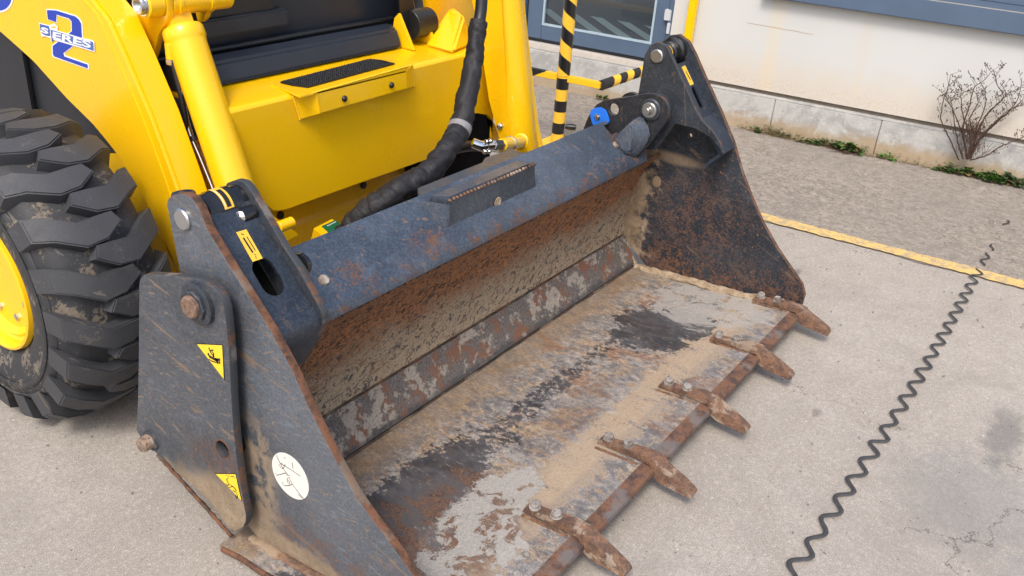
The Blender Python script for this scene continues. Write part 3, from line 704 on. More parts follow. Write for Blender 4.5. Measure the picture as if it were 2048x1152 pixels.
# front face of the box arm, 110 mm wide
fr2 = [(y+.004, z) for y, z in fl]
bmf = sheet(fr2, [XA+.0125, XA+.082], .010); obj('front_plate', bmf, YEL, arm, smooth=40)
xplate('inner_plate', [(y+.010, z) for y, z in fl]+[(y+.30, z) for y, z in fl][::-1], XA+.0825, XA+.0915, [YEL, YEL], arm)
bm = bmesh.new(); ribbon([Vector((XA, y+.040, z)) for y, z in spline([Vector((0, a, b)) for a, b in fl], 4) and [(v.y, v.z) for v in spline([Vector((0, a, b)) for a, b in fl], 4)]], .006, (-1, 0, 0), bm, .0022)
so = obj('seam', bm, YEL, arm)
sm = so.modifiers.new('s', 'SOLIDIFY'); sm.thickness = .003; sm.offset = -1
# blue decal with white outline on the arm
def arm_pts(px, lift): return [P(a, b, 0, XA-lift) for a, b in px]
def decal(name, px, lift, mat, parent, x=XA):
    pts = [P(a, b, 0, x) for a, b in px]; o = [(p.y, p.z) for p in pts]
    me = plate_mesh(o, [], .0006, .0001, YZ, Vector((x-lift, 0, 0)), rim=False)
    return obj(name, me, mat, parent)
def z5(pts): return [(60+a/9.6, 20+b/9.6) for a, b in pts]
two = z5([(320, -20), (500, -15), (880, 100), (960, 160), (1010, 250), (1030, 560), (860, 690), (670, 830), (690, 870), (1130, 1030), (1145, 1145), (460, 910), (430, 870), (425, 680), (560, 580), (700, 470), (800, 400), (790, 220), (750, 180), (535, 105), (530, 245), (340, 185)])
twoi = z5([(335, 0), (500, 5), (870, 118), (945, 175), (992, 260), (1010, 550), (845, 680), (648, 825), (670, 890), (1115, 1045), (1122, 1120), (475, 890), (450, 850), (445, 690), (575, 590), (720, 478), (815, 405), (810, 215), (760, 160), (520, 85), (515, 230), (352, 175)])
decal('decal_outline', two, .0009, WVIN, arm); decal('decal_number', twoi, .0016, DBLUE, arm)
ban = z5([(395, 345), (1040, 545), (1180, 565), (1245, 600), (1260, 805), (430, 560), (445, 620), (420, 600)]); decal('decal_outline', ban, .0023, WVIN, arm)
ban2 = z5([(415, 372), (1040, 565), (1175, 590), (1235, 620), (1243, 780), (470, 530), (455, 600), (436, 600)]); decal('decal_banner', ban2, .0029, MBLUE, arm)
cur = z5([(185, 240), (380, 290), (480, 255), (545, 320), (540, 395), (410, 365), (430, 545), (310, 505), (235, 510)]); decal('decal_outline', cur, .0021, WVIN, arm)
cur2 = z5([(200, 262), (375, 305), (400, 360), (408, 500), (310, 485), (240, 440), (215, 370)]); decal('decal_banner', cur2, .0026, MBLUE, arm)
fold = z5([(400, 320), (500, 300), (520, 345), (420, 335)]); decal('decal_fold', fold, .0026, YELA, arm)
oval = z5([(-620+120*math.cos(t)+math.sin(t)*50, -190+300*math.sin(t)) for t in np.linspace(0, 6.2, 24)]); 
ov = [(0+27*math.cos(t)-6*math.sin(t), -8+32*math.sin(t)+8*math.cos(t)) for t in np.linspace(0, 6.0, 28)]
decal('decal_outline', ov, .0009, WVIN, arm); decal('decal_mark', [(0+24*math.cos(t)-6*math.sin(t), -9+29*math.sin(t)+8*math.cos(t)) for t in np.linspace(0, 6.0, 28)], .0016, DBLUE, arm)
def text_on(name, txt, a, b, c, mat, parent, x, lift, bold=.0, ax=0):
    """text whose baseline runs a->b (pixels) and whose cap height reaches c above a, on plane axis=x"""
    cu = bpy.data.curves.new('t', 'FONT'); cu.body = txt; cu.size = 1; cu.extrude = .0; cu.offset = bold
    me = curve_mesh(cu); xs = [v.co.x for v in me.vertices]; ys = [v.co.y for v in me.vertices]
    A, B, Cc = P(*a, ax, x), P(*b, ax, x), P(*c, ax, x); U = (B-A)/(max(xs)-min(xs)); V = (Cc-A)/(max(ys)-min(ys)); n = Vector((0, 0, 0)); n[ax] = -lift
    x0, y0 = min(xs), min(ys)
    for v in me.vertices: v.co = A+U*(v.co.x-x0)+V*(v.co.y-y0)+n
    return obj(name, me, mat, parent)
text_on('decal_letters', 'ERES', z5([(455, 535)])[0], z5([(1185, 735)])[0], z5([(462, 405)])[0], WVIN, arm, XA, .0034, .03)
text_on('decal_letters', 'S', z5([(232, 420)])[0], z5([(370, 465)])[0], z5([(240, 315)])[0], WVIN, arm, XA, .0034, .04)

# pivot lug plates and cylinder at the top of the near arm
lug = smooth_poly(yz([(253, -60), (262, 40), (270, 75), (287, 140), (302, 112), (312, 70), (330, 40), (328, -60)], 1.44), .012, 3)
xplate('pivot_ear', lug, 1.447, 1.467, [YEL, YEL], arm, bevel=.003)
pc = P(281, 10, 0, 1.395)
obj('pivot_boss', lathe((1.40, pc.y, pc.z), (1, 0, 0), [(.0, .030), (.003, .034), (.044, .034)], 32), YEL, arm, smooth=40)
obj('pivot_pin', lathe((1.385, pc.y, pc.z), (1, 0, 0), [(.020, 0), (.004, .013), (0, .016), (0, .021), (.006, .024), (.012, .024), (.012, .028), (.018, .028)], 32), ZINC, arm, smooth=30)
obj('cross_tube', cyl((1.468, pc.y, pc.z), (1.66, pc.y, pc.z), .036, 32), YEL, arm, smooth=40)
lug2 = smooth_poly(yz([(388, -60), (392, 10), (402, 46), (412, 40), (421, 20), (420, -60)], 1.62), .01, 3)
xplate('pivot_ear', lug2, 1.61, 1.63, [YEL, YEL], arm, bevel=.003)
obj('collar', cyl((1.485, pc.y, pc.z), (1.496, pc.y, pc.z), .040, 32), YEL, arm, smooth=40)
obj('collar', cyl((1.585, pc.y, pc.z), (1.6, pc.y, pc.z), .040, 32), YEL, arm, smooth=40)
def cylinder(top, bot, r, parent):
    top, bot = Vector(top), Vector(bot); d = (bot-top).normalized(); L = (bot-top).length
    c = obj('tilt_cylinder', lathe(top, d, [(0, .01), (0, r*.98), (.006, r*1.06), (.030, r*1.08), (.036, r*1.03), (.045, r), (L-.01, r), (L, r*.96), (L, .01)], 48), YEL, parent, smooth=35)
    return c, d
ct = P(364, 55, 0, 1.49); cb = P(488, 428, 0, 1.45)
cy, dcy = cylinder(ct, cb, .0505, ldr)
obj('eye_bar', prism([ct+Vector((-.034, -.02, -.01)), ct+Vector((.034, -.02, -.01)), ct+Vector((.034, .025, .0)), ct+Vector((-.034, .025, .0))], -dcy*.10, .004), YEL, cy)
# thin return pipe beside the cylinder
pa = [P(a, b, 0, 1.445) for a, b in ((368, 165), (365, 200), (378, 262), (402, 320), (432, 392))]
obj('pipe', tube(spline(pa, 8), .009, 14), CHROME, cy, smooth=60)
pb = [P(a, b, 0, 1.440) for a, b in ((345, 120), (352, 150), (362, 190), (372, 250), (374, 275))]
obj('hose', tube(spline(pb, 8), .008, 10), BLK, cy, smooth=60)
q = P(343, 118, 0, 1.442); obj('hose_fitting', cyl(q, q+Vector((0, 0, .04)), .014, 16), YEL, cy, smooth=40)
obj('hose_nut', cyl(q+Vector((0, 0, -.014)), q+Vector((0, 0, -.001)), .0155, 6), ZINC, cy)
q = P(385, 272, 0, 1.443); obj('clip', lathe(q, pa[3]-pa[2], [(0, .012), (.012, .012)], 20), BLK, cy, smooth=40)
# far lift arm and far cylinder
ctf = P(1003, -60, 0, 2.68); cbf = P(1043, 320, 0, 2.66)
cyf, dcf = cylinder(ctf, cbf, .062, ldr)
farm = smooth_poly([(1.74, .40), (1.86, .36), (2.02, .50), (2.35, .75), (2.6, 1.3), (2.1, 1.3), (1.95, 1.05), (1.86, .75)], .03)
obj_f = xplate('lift_arm', yz([(930, -60), (960, 60), (985, 130), (1000, 230), (1014, 330), (1081, 300), (1070, 250), (1062, 190), (1047, 60), (1035, -60)], 2.74), 2.735, 2.765, [YEL, YEL], ldr)
bm = hull([P(958, -60, 0, 2.60), P(1000, -60, 0, 2.60), P(963, 100, 0, 2.60), P(978, 200, 0, 2.60), P(1005, 300, 0, 2.60), P(1018, 300, 0, 2.60), P(1000, 60, 0, 2.60)]+[p+Vector((.01, 0, 0)) for p in (P(958, -60, 0, 2.60), P(1018, 300, 0, 2.60), P(1005, 300, 0, 2.6), P(963, 100, 0, 2.6))])
obj('inner_plate', bm, YEL, obj_f)
q = P(1000, 252, 0, 2.595); obj('bolt', lathe(q, (-1, -.3, 0), [(0, .012), (.006, .012), (.010, .006), (.010, 0)], 6), ZINC, obj_f)
# port and hose fittings on the far cylinder
q = P(1042, 283, 1, 1.70); q2 = P(1003, 290, 1, 1.655)
obj('port', lathe(q, q2-q, [(0, .030), (.006, .030), (.010, .024), ((q2-q).length, .021)], 24), YEL, cyf, smooth=40)
obj('ring', lathe(q.lerp(q2, .55), q2-q, [(0, .0255), (.006, .0255)], 24), ZINC, cyf, smooth=40)
q3 = P(985, 290, 1, 1.65); q4 = P(962, 292, 1, 1.66)
obj('hex_nut', cyl(q2, q3, .019, 6), CHROME, cyf)
obj('elbow', tube(spline([q3, q3.lerp(q4, .6), q4, q4+Vector((-.02, .02, .01))], 6), [.015]*7+[.018]*6+[.017]*6, 14), CHROME, cyf, smooth=60)
for dx_, dz_ in ((-.012, -.016), (.010, -.020), (-.006, .016), (.014, .014)):
    obj('bolt', lathe(q4+Vector((dx_+.012, -.012, dz_)), (0, -1, .2), [(0, .008), (.008, .008), (.013, .004), (.013, 0)], 8), CHROME, cyf, smooth=50)
# cross member between the arms
YC = 1.915
ZT = P(463, 218, 1, YC).z
zl = P(575, 418, 1, YC).z
wx0 = P(575, 418, 1, YC).x-.03
cx = lambda a, b: (P(a, b, 1, YC).x, P(a, b, 1, YC).z)
out_ = [(1.47, ZT-.011), (1.47, .64), (wx0-.055, zl+.045), (wx0-.02, zl+.008), (wx0+.02, zl), cx(700, 373), cx(800, 338), cx(872, 312), cx(893, 296), cx(908, 262), cx(930, 236), cx(952, 226), cx(975, 230), cx(990, 250), cx(1000, 280), cx(1010, 310), (2.70, cx(1060, 250)[1]), (2.70, ZT-.011)]
me = plate_mesh(smooth_poly(out_, .012, 3, skip=(0, 17)), [], .012, .001, (Vector((1, 0, 0)), Vector((0, 0, 1))), Vector((0, YC+.006, 0)), rim=False)
cm = obj('cross_member', me, YEL, ldr, smooth=35)
obj('top_panel', sheet([(YC+.0005, ZT-.0115), (YC+.003, ZT-.006), (YC+.009, ZT-.0015), (YC+.018, ZT), (2.24, ZT+.010)], [1.47, 2.0, 2.70], .008), YEL, cm, smooth=45)
# step bracket with rubber pad
yb = YC-.045
def q1(a, b, y=yb): return P(a, b, 1, y)
front = [q1(607, 237), q1(598, 195), q1(634, 185), q1(820, 131), q1(833, 134), q1(834, 172)]
br = obj('step_bracket', prism([q1(640, 227), q1(634, 184), q1(811, 131), q1(815, 177)], (0, .008, 0), .0015), YEL, cm)
e1 = [q1(640, 227), q1(634, 184)]; w1 = [P(600, 238, 1, YC-.004), P(587, 193, 1, YC-.004)]
obj('bracket_wing', hull([e1[0], e1[1], w1[0], w1[1], e1[0]+Vector((0, .008, 0)), e1[1]+Vector((0, .008, 0)), w1[0]+Vector((.004, .004, 0)), w1[1]+Vector((.004, .004, 0))]), YEL, br)
e2 = [q1(815, 177), q1(811, 131)]; w2 = [P(829, 172, 1, YC-.004), P(824, 130, 1, YC-.004)]
obj('bracket_wing', hull([e2[0], e2[1], w2[0], w2[1], e2[0]+Vector((0, .008, 0)), e2[1]+Vector((0, .008, 0)), w2[0]+Vector((.004, .004, 0)), w2[1]+Vector((.004, .004, 0))]), YEL, br)
for a, b in ((688, 197), (782, 170)):
    o_ = q1(a, b); obj('bolt', lathe(o_+Vector((0, -.0005, 0)), (0, -1, 0), [(0, .0095), (.004, .0095), (.008, .006), (.009, 0)], 20), BLK, br, smooth=60)
zb = q1(634, 184).z
top = [P(560, 164, 2, zb+.004), P(740, 118, 2, zb+.004), P(765, 121, 2, zb+.004), P(790, 127, 2, zb+.004), P(616, 174, 2, zb+.004), P(585, 170, 2, zb+.004)]
t0 = [q1(600, 192), q1(634, 183), q1(815, 130), P(826, 128, 2, zb), P(740, 112, 2, zb), P(540, 166, 2, zb)]
obj('step_plate', prism([Vector((p.x, p.y, zb-.006)) for p in t0], (0, 0, .006), .001), YEL, br)
pad = obj('rubber_pad', prism([Vector((p.x, p.y, zb+.0005)) for p in top], (0, 0, .005), .001), BLK, br)
bm = bmesh.new()
a0, a1, b0 = top[0], top[1], top[4]
for i in range(44):
    for j in range(9):
        u_, v_ = (i+.5+.5*(j % 2))/46, (j+.5)/9; p = a0.lerp(a1, u_).lerp(b0.lerp(top[3], u_), v_)
        bmesh.ops.create_icosphere(bm, subdivisions=1, radius=1, matrix=Matrix.Translation((p.x, p.y, zb+.006)) @ Matrix.Rotation(random.uniform(0, 3), 4, 'Z') @ Matrix.Diagonal((.0045, .0022, .0022, 1)))
tag(obj('grip_bumps', bm, BLK, pad, smooth=60), kind='stuff')
bm = bmesh.new()
for k in range(46):
    u_ = k/45; p = q1(628, 186).lerp(q1(822, 131), u_); bmesh.ops.create_icosphere(bm, subdivisions=1, radius=1, matrix=Matrix.Translation(p+Vector((0, .001, .001))) @ Matrix.Diagonal((.0058, .0035+random.uniform(0, .001), .0032, 1)))
for k in range(12):
    p = w1[0].lerp(w1[1], k/11); bmesh.ops.create_icosphere(bm, subdivisions=1, radius=1, matrix=Matrix.Translation(p) @ Matrix.Diagonal((.005, .003, .0055, 1)))
    p = w2[0].lerp(w2[1], k/11); bmesh.ops.create_icosphere(bm, subdivisions=1, radius=1, matrix=Matrix.Translation(p) @ Matrix.Diagonal((.004, .003, .005, 1)))
obj('weld_bead', bm, YEL, br, smooth=80, kind='stuff')
# lower chassis panel, coupler, tag box
low = obj('lower_panel', sheet([(2.06, .06), (2.055, .33), (2.065, .345), (2.08, .70)], [1.44, 2.0, 2.36], .012), YEL, ldr, smooth=30)
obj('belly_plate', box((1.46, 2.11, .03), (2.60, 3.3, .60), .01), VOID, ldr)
gb = PP(680, 452, (0, 1.88, .42), (0, -.3, .95))
def tb_(a, b): return PP(a, b, (0, 1.86, .36), (0, -.35, .94))
tg = obj('tag_box', prism([tb_(627, 456), tb_(664, 437), tb_(712, 470), tb_(672, 490)], (0, .04, -.12), .002), YEL, ldr)
obj('tag_label', prism([v+Vector((0, -.0008, .002)) for v in (tb_(643, 453), tb_(670, 441), tb_(700, 462), tb_(668, 476))], (0, .0006, -.0015)), GREEN, tg)
for i in range(7):
    a_ = tb_(655+i*2.6, 453-i*1.3); bm = lathe(a_+Vector((0, -.001, .0028)), (0, -.35, .94), [(0, .0022), (.0005, 0)], 6)
    obj('tag_print', bm, WVIN, tg)
a_ = tb_(675, 460); obj('tag_print', lathe(a_+Vector((0, -.001, .0028)), (0, -.35, .94), [(0, .0065), (.0006, .006), (.0006, 0)], 16), m_plain('tag_gold', (.55, .50, .30), .4), tg)
obj('coupler_tube', cyl(P(556, 455, 1, 1.75), P(556, 455, 1, 1.75)+Vector((.05, 0, 0)), .016, 20), YEL, ldr, smooth=40)
obj('coupler_plate', hull([P(530, 420, 1, 1.80), P(600, 470, 1, 1.80), P(545, 500, 1, 1.80), P(500, 480, 1, 1.8)]+[P(530, 420, 1, 1.80)+Vector((0, .02, 0)), P(600, 470, 1, 1.80)+Vector((0, .02, 0)), P(500, 480, 1, 1.8)+Vector((0, .02, 0))], .003), YEL, ldr)
for a, b in ((560, 430), (726, 370)):
    obj('plug', lathe(P(a, b, 1, 2.052), (0, -1, 0), [(0, .013), (.006, .012), (.006, 0)], 16), BLK, ldr, smooth=40)
obj('bay_shade', box((2.3605, 2.02, .05), (2.84, 2.06, .74)), VOID, ldr)  # black panel closes the opening, its colour stands in for the bay's shade
# cab front: dark panels stacked above the cross member
def cabplank(name, pl_, y0, y1, mat, bev=.004):
    a = [P(*p, 1, y0) for p in pl_]; return obj(name, prism(a, (0, y1-y0, 0), bev), mat, ldr)
zz = lambda a, b, y: P(a, b, 1, y).z
cab = obj('cab_front', box((1.47, 2.20, ZT+.02), (2.50, 2.75, 1.6), .01), NAVY, ldr)
obj('recess_panel', box((1.47, 2.18, zz(480, 30, 2.18)), (1.90, 2.199, 1.6), .004), BLK, cab)
obj('recess_lip', box((1.47, 2.165, zz(480, 30, 2.17)-.05), (1.94, 2.198, zz(480, 30, 2.17)-.001), .005), NAVY, cab)
zz2 = zz(600, 65, 2.18)
obj('door_bar', tube([(1.47, 2.175, zz2-.006), (2.42, 2.175, zz2-.006)], .009, 10), BLK, cab, smooth=50)
z_ = zz(600, 90, 2.15)
obj('gap_strip', box((1.47, 2.16, z_-.02), (2.46, 2.198, zz2-.03), .004), BLK, cab)
z1_, z0_ = zz(620, 92, 2.09), zz(620, 124, 2.08)
obj('bumper_bar', prism([(1.48, 2.07, z0_-.01), (1.48, 2.14, z0_-.03), (1.48, 2.18, z1_-.01), (1.48, 2.13, z1_+.015), (1.48, 2.095, z1_+.0)], (P(798, 70, 1, 2.09).x-1.48, 0, 0), .008), NAVY, cab, smooth=30)
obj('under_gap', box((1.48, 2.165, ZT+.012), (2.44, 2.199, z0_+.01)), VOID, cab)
# dark pivot parts and gusset at the right of the cab
gu = [P(a, b, 1, 2.02) for a, b in ((870, 88), (906, 20), (940, 42), (928, 100), (905, 104))]
obj('gusset', hull([P(848, 92, 2, ZT+.005), P(905, 107, 2, ZT+.005), P(940, 92, 2, ZT+.005), P(898, 20, 1, 2.07), P(928, 30, 1, 2.02), P(936, 55, 1, 2.00), P(905, 12, 1, 2.12)], .008), YEL, cm, smooth=40)
obj('arm_shield', prism([P(845, -60, 1, 2.14), P(860, 60, 1, 2.14), P(900, 40, 1, 2.14), P(952, 120, 1, 2.14), P(958, -60, 1, 2.14)], (0, .02, 0), .003), YEL, ldr)
obj('rear_shield', prism([P(820, -60, 1, 2.30), P(845, 75, 1, 2.30), P(880, 60, 1, 2.30), P(850, -60, 1, 2.30)], (0, .015, 0), .003), YEL, ldr)
obj('pivot_arm', hull([P(790, -60, 1, 2.10), P(815, -60, 1, 2.10), P(800, 72, 1, 2.10), P(826, 66, 1, 2.10), P(832, 40, 1, 2.10), P(790, -60, 1, 2.2), P(830, 66, 1, 2.2), P(836, 40, 1, 2.2)], .008), BLK, ldr)
q = P(818, 50, 1, 2.10); obj('pivot_hub', cyl(q, q+Vector((.10, 0, .0)), .05, 24), BLK, ldr, smooth=40)
for a, b, r_ in ((828, 2, .045), (846, 50, .05), (858, 62, .04)):
    q = P(a, b, 1, 2.24); obj('dark_hose', lathe(q, (1, .3, -.5), [(0, r_), (.10, r_)], 20), BLK, ldr, smooth=40)
for x_ in (P(805, 95, 1, 2.08).x, P(850, 85, 1, 2.08).x):
    q = P(800, 98, 1, 2.0)
    obj('tab', prism([(x_, 2.03, ZT+.006), (x_, 2.14, ZT+.006), (x_, 2.12, ZT+.10), (x_, 2.10, ZT+.12)], (.012, 0, 0), .002), YEL, cm)
# engine/side body behind the arm
SBODY = m_plain('dark_side_body', (.012, .014, .019), .4, var=.4, sc=9)
obj('side_body', hull([(1.36, 2.20, .30), (1.36, 3.5, .30), (1.36, 3.5, 1.5), (1.36, 2.5, 1.5), (1.36, 2.25, .9), (1.44, 2.2, .3), (1.44, 3.5, .3), (1.44, 3.5, 1.5), (1.44, 2.5, 1.5)], .01), SBODY, ldr)
obj('side_rib', box((1.345, 2.62, .35), (1.3595, 2.64, 1.4), .003), BLK, ldr)
obj('fender_panel', prism([(1.352, 1.98, .28), (1.352, 2.25, .28), (1.352, 2.33, .62), (1.352, 2.18, .66)], (.006, 0, 0)), YEL, ldr)
# wheel
WC = Vector((0, 2.195, .412)); RO = .410; X0, X1 = .920, 1.220
def rad_at(x):       # crown of the tread
    s = (x-(X0+X1)/2)/((X1-X0)/2); return .382-.034*abs(s)**2.6
tprof = [(.045, .180), (.030, .186), (.014, .205), (.004, .238), (.0, .275), (.005, .305), (.014, .326)]
n_ = len(tprof); 
prof = [(X0+t, r) for t, r in tprof]+[(X0+.03+(X1-X0-.06)*k/8, rad_at(X0+.03+(X1-X0-.06)*k/8)-.006) for k in range(9)]+[(X1-t, r) for t, r in tprof[::-1]]
wheel = obj('wheel', lathe((0, WC.y, WC.z), (1, 0, 0), [(X0+.10, .0), (X0+.095, .045), (X0+.085, .054), (X0+.085, .09), (X0+.060, .120), (X0+.055, .138)], 48), YEL, ldr, smooth=40)
tyre = obj('tyre', lathe((0, WC.y, WC.z), (1, 0, 0), prof, 96, caps=False), [TYRE], wheel, smooth=60)
obj('sidewall_ring', lathe((0, WC.y, WC.z), (1, 0, 0), [(X0-.0018, .268), (X0-.0035, .272), (X0-.0035, .280), (X0-.0012, .284)], 96, caps=False), TSIDE, wheel, smooth=40)
obj('sidewall_ring', lathe((0, WC.y, WC.z), (1, 0, 0), [(X0+.0030, .300), (X0+.000, .304), (X0+.0015, .309), (X0+.008, .315)], 96, caps=False), TSIDE, wheel, smooth=40)
obj('rim', lathe((0, WC.y, WC.z), (1, 0, 0), [(X0+.056, .134), (X0+.040, .150), (X0+.046, .158), (X0+.040, .166), (X0+.020, .170), (X0+.012, .176), (X0+.014, .182), (X0+.028, .185)], 72, caps=False), YEL, wheel, smooth=40)
for k in range(8):
    a = k*math.pi/4+.42; o_ = Vector((X0+.0595, WC.y+.106*math.cos(a), WC.z+.106*math.sin(a)))
    obj('wheel_bolt', lathe(o_+Vector((.01, 0, 0)), (-1, 0, 0), [(0, .016), (.006, .016), (.006, .0115), (.020, .011), (.022, 0)], 6), ZINC, wheel, smooth=25)
def lug_mesh(flip):
    """chevron lug: from shoulder dips to the middle then on past the centre line"""
    W2 = X1-X0
    cl = [(-.004, .060), (.035, .040), (.095, .000), (.150, .004), (.195, .016)]
    hw = [.036, .036, .034, .033, .020]
    bm = bmesh.new()
    def pt(s, v, r):
        x = X0+s if not flip else X1-s
        th = v/RO; return Vector((x, -(r)*math.cos(th), r*math.sin(th)))   # angle 0 points to -y (front)
    top, bot = [], []; L, Rr = [], []
    for (s, v), h in zip(cl, hw): L.append((s, v+h)); Rr.append((s, v-h))
    L[-1] = (.186, cl[-1][1]+.022); Rr[-1] = (.202, cl[-1][1]-.010)
    ring = L+Rr[::-1]; N = len(ring)
    cx = sum(p[0] for p in ring)/N; cv = sum(p[1] for p in ring)/N
    def rr(s):
        r = rad_at(X0+max(s, 0))+.028
        return r-.008*(1 if s < .01 else 0)
    tp = [bm.verts.new(pt(s+(cx-s)*.03, v+(cv-v)*.08, rr(s))) for s, v in ring]
    bt = [bm.verts.new(pt(s-(.003 if s < .01 else 0), v-(cv-v)*.07, rad_at(X0+max(s, 0))-.016-(.03 if s < .01 else 0))) for s, v in ring]
    for i in range(len(cl)-1):
        bm.faces.new((tp[i], tp[i+1], tp[N-2-i], tp[N-1-i]))
    for i in range(N): bm.faces.new((tp[i], tp[(i+1) % N], bt[(i+1) % N], bt[i]))
    bmesh.ops.recalc_face_normals(bm, faces=bm.faces)
    es = [e for e in bm.edges if all(v in tp for v in e.verts) and len(e.link_faces) == 2 and any(f for f in e.link_faces if sum(v in bt for v in f.verts))]
    bmesh.ops.bevel(bm, geom=es, offset=.0035, segments=2, affect='EDGES')
    me = bpy.data.meshes.new('tread_lug'); bm.to_mesh(me); bm.free(); me.materials.append(TLUG); me.shade_smooth(); me.set_sharp_from_angle(angle=R(50))
    return me
NL = 19
for flip in (False, True):
    lm = lug_mesh(flip)
    for k in range(NL):
        o = bpy.data.objects.new('tread_lug', lm); COL.objects.link(o); o.parent = wheel
        o.location = Vector((0, WC.y, WC.z))-wpos(ldr); o.rotation_euler = (2*math.pi*(k+(.5 if flip else 0))/NL+.10, 0, 0)
# hose bundle in black fabric sleeve
hp = [P(a, b, 1, y) for a, b, y in ((966, -60, 1.78), (962, 20, 1.76), (955, 60, 1.75), (948, 120, 1.73), (935, 190, 1.70), (920, 255, 1.67), (893, 300, 1.645), (862, 342, 1.63), (820, 368, 1.64), (770, 400, 1.66), (728, 430, 1.70), (690, 470, 1.75))]
hs = spline(hp, 30)
def hr(t, a):
    w = .0275+.0075*min(1, t*2.2); p = Vector((t*22, math.cos(a)*1.2, math.sin(a)*1.2))
    f = abs(math.sin(t*44+1.3*math.sin(a+t*7)+2*mnoise.noise(p*.6)))
    return w*(1+.14*mnoise.noise(p)+.06*mnoise.noise(p*3.1)+.17*(f**.6-.6))
i0 = 2*30-8
hose = obj('hose_sleeve', tube(hs[i0:], hr, 28), FABRIC, ldr, smooth=70)
obj('hose', tube([p for p in hs[:i0+4]], .0195, 20), BLK, hose, smooth=70)
obj('sleeve_cuff', tube(hs[i0-6:i0+12:2], [.0275, .0285, .0285, .0285, .0285, .028, .028, .0275, .0265], 24), FABRIC, hose, smooth=70)
ki = 5*30+2; obj('hose_clamp', tube(hs[ki-4:ki+4], .0375, 28), m_plain('grey_strap', (.22, .22, .23), .55, var=.4, sc=80), hose, smooth=60)
hp2 = [P(a, b, 1, 1.74) for a, b in ((870, 330), (905, 300), (940, 292), (962, 293))]
obj('hose', tube(spline(hp2, 6), .018, 14), BLK, hose, smooth=70)
hp3 = [P(a, b, 1, 1.76) for a, b in ((840, 345), (790, 370), (750, 400), (700, 450))]
obj('hose', tube(spline(hp3, 6), .022, 14), BLK, hose, smooth=70)

# ------------------------------------------------------------------ bucket
bk = thing('loader_bucket', (1.98, 1.1, .02), 'dark steel loader bucket with rusty muddy floor and five bolted teeth in view', 'bucket')
XN, XF = 1.02, 2.95
up = [(333, 410), (336, 398), (343, 391), (353, 388), (368, 388), (383, 396), (397, 415), (413, 457), (468, 547), (540, 660), (567, 710), (585, 743), (613, 806), (652, 884), (683, 943), (715, 998), (745, 1040), (772, 1075), (801, 1116), (825, 1151)]
side = yz(up, XN)+[(.745, .115), (.715, .075), (.735, .038), (1.30, .022), (1.345, .045), (1.40, .16), (1.46, .35)]
pinN = P(368, 438, 0, XN)
sp = xplate('side_plate', side, XN, XN+.020, [ST_SIDE, RIM], bk, bevel=.002,  label='near side plate, scratched, with round white disc')
def pin_head(name, c, r, depth, mat, parent, ax=(-1, 0, 0), ch=.003, n=32, label=None):
    return obj(name, lathe(c, ax, [(-.002, r), (depth-ch, r), (depth, r-ch), (depth, 0)], n), mat, parent, smooth=35, label=label)
pin_head('ear_pin', (XN, pinN.y, pinN.z), .0235, .008, ZINC, sp)
# round white disc with pen scribbles
dc = P(581, 952, 0, XN)
disc = obj('white_disc', lathe((XN-.0002, dc.y, dc.z), (-1, 0, 0), [(0, .0560), (.0010, .0560), (.0012, 0)], 48), WHITE, sp)
def scrib(px, w, x, bm, lift): ribbon([P(a, b, 0, x) for a, b in px], w, (-1, 0, 0), bm, lift)
def c6(pts): return [(380+a/3.113, 640+b/3.113) for a, b in pts]
bm = bmesh.new()
for L_ in ([(540, 840), (560, 880), (575, 910), (610, 960), (625, 968)], [(600, 910), (640, 935), (690, 970)], [(535, 950), (545, 965), (600, 950), (612, 968)], [(560, 885), (585, 905), (597, 900)],
           [(640, 885), (645, 925)], [(610, 990), (622, 1005), (625, 1020), (612, 1010), (608, 985), (618, 975), (640, 1020)], [(575, 1005), (590, 1030), (620, 1028), (640, 1022)], [(640, 1020), (670, 1060), (710, 1110)], [(675, 1080), (700, 1105)], [(590, 850), (597, 862)], [(555, 895), (575, 925), (600, 905), (570, 890)]):
    scrib(c6(L_), .0016, XN, bm, .0016)
obj('pen_marks', bm, INK, disc)
# white scrape mark low on the plate
# wing plate
wing = yz([(282, 567), (284, 556), (290, 549), (303, 547), (345, 550), (383, 553), (407, 558), (430, 573), (446, 593), (453, 617), (458, 660), (463, 720), (466, 790), (470, 850), (476, 910), (483, 960), (490, 1003), (495, 1026), (495, 1040), (490, 1052), (475, 1060), (462, 1055), (413, 990), (358, 943), (311, 900), (284, 872), (276, 858), (279, 800), (281, 700)], .98)
hc = P(449, 896, 0, .98); hw_ = P(455, 600, 0, .98)
wg = xplate('wing_plate', wing, .975, .995, [ST_WING, RIM2], bk, holes=[circ((hc.y, hc.z), .021, 24)], bevel=.002, label='outer hinged plate with two yellow warning triangles')
obj('hole_lip', lathe((.9745, hc.y, hc.z), (1, 0, 0), [(0, .021), (0, .025), (.002, .0255), (.002, .0211)], 32, caps=False), RIM, wg, smooth=40)
obj('hole_shade_cup', lathe((.9955, hc.y, hc.z), (1, 0, 0), [(0, .026), (.020, .026), (.020, 0)], 24, caps=False), VOID, wg)  # added black cup, paints the shade between the plates seen through the hole
hcc = P(400, 606, 0, .975)
obj('pivot_washer', lathe((.975, hcc.y, hcc.z), (-1, 0, 0), [(-.001, .046), (.010, .046), (.012, .043), (.012, .028)], 40), ST_EAR, wg, smooth=35)
obj('pivot_flange', lathe((.9645, hcc.y, hcc.z), (-1, 0, 0), [(-.001, .034), (.007, .034), (.009, .032), (.009, .02)], 8), ST_EAR, wg, smooth=20)
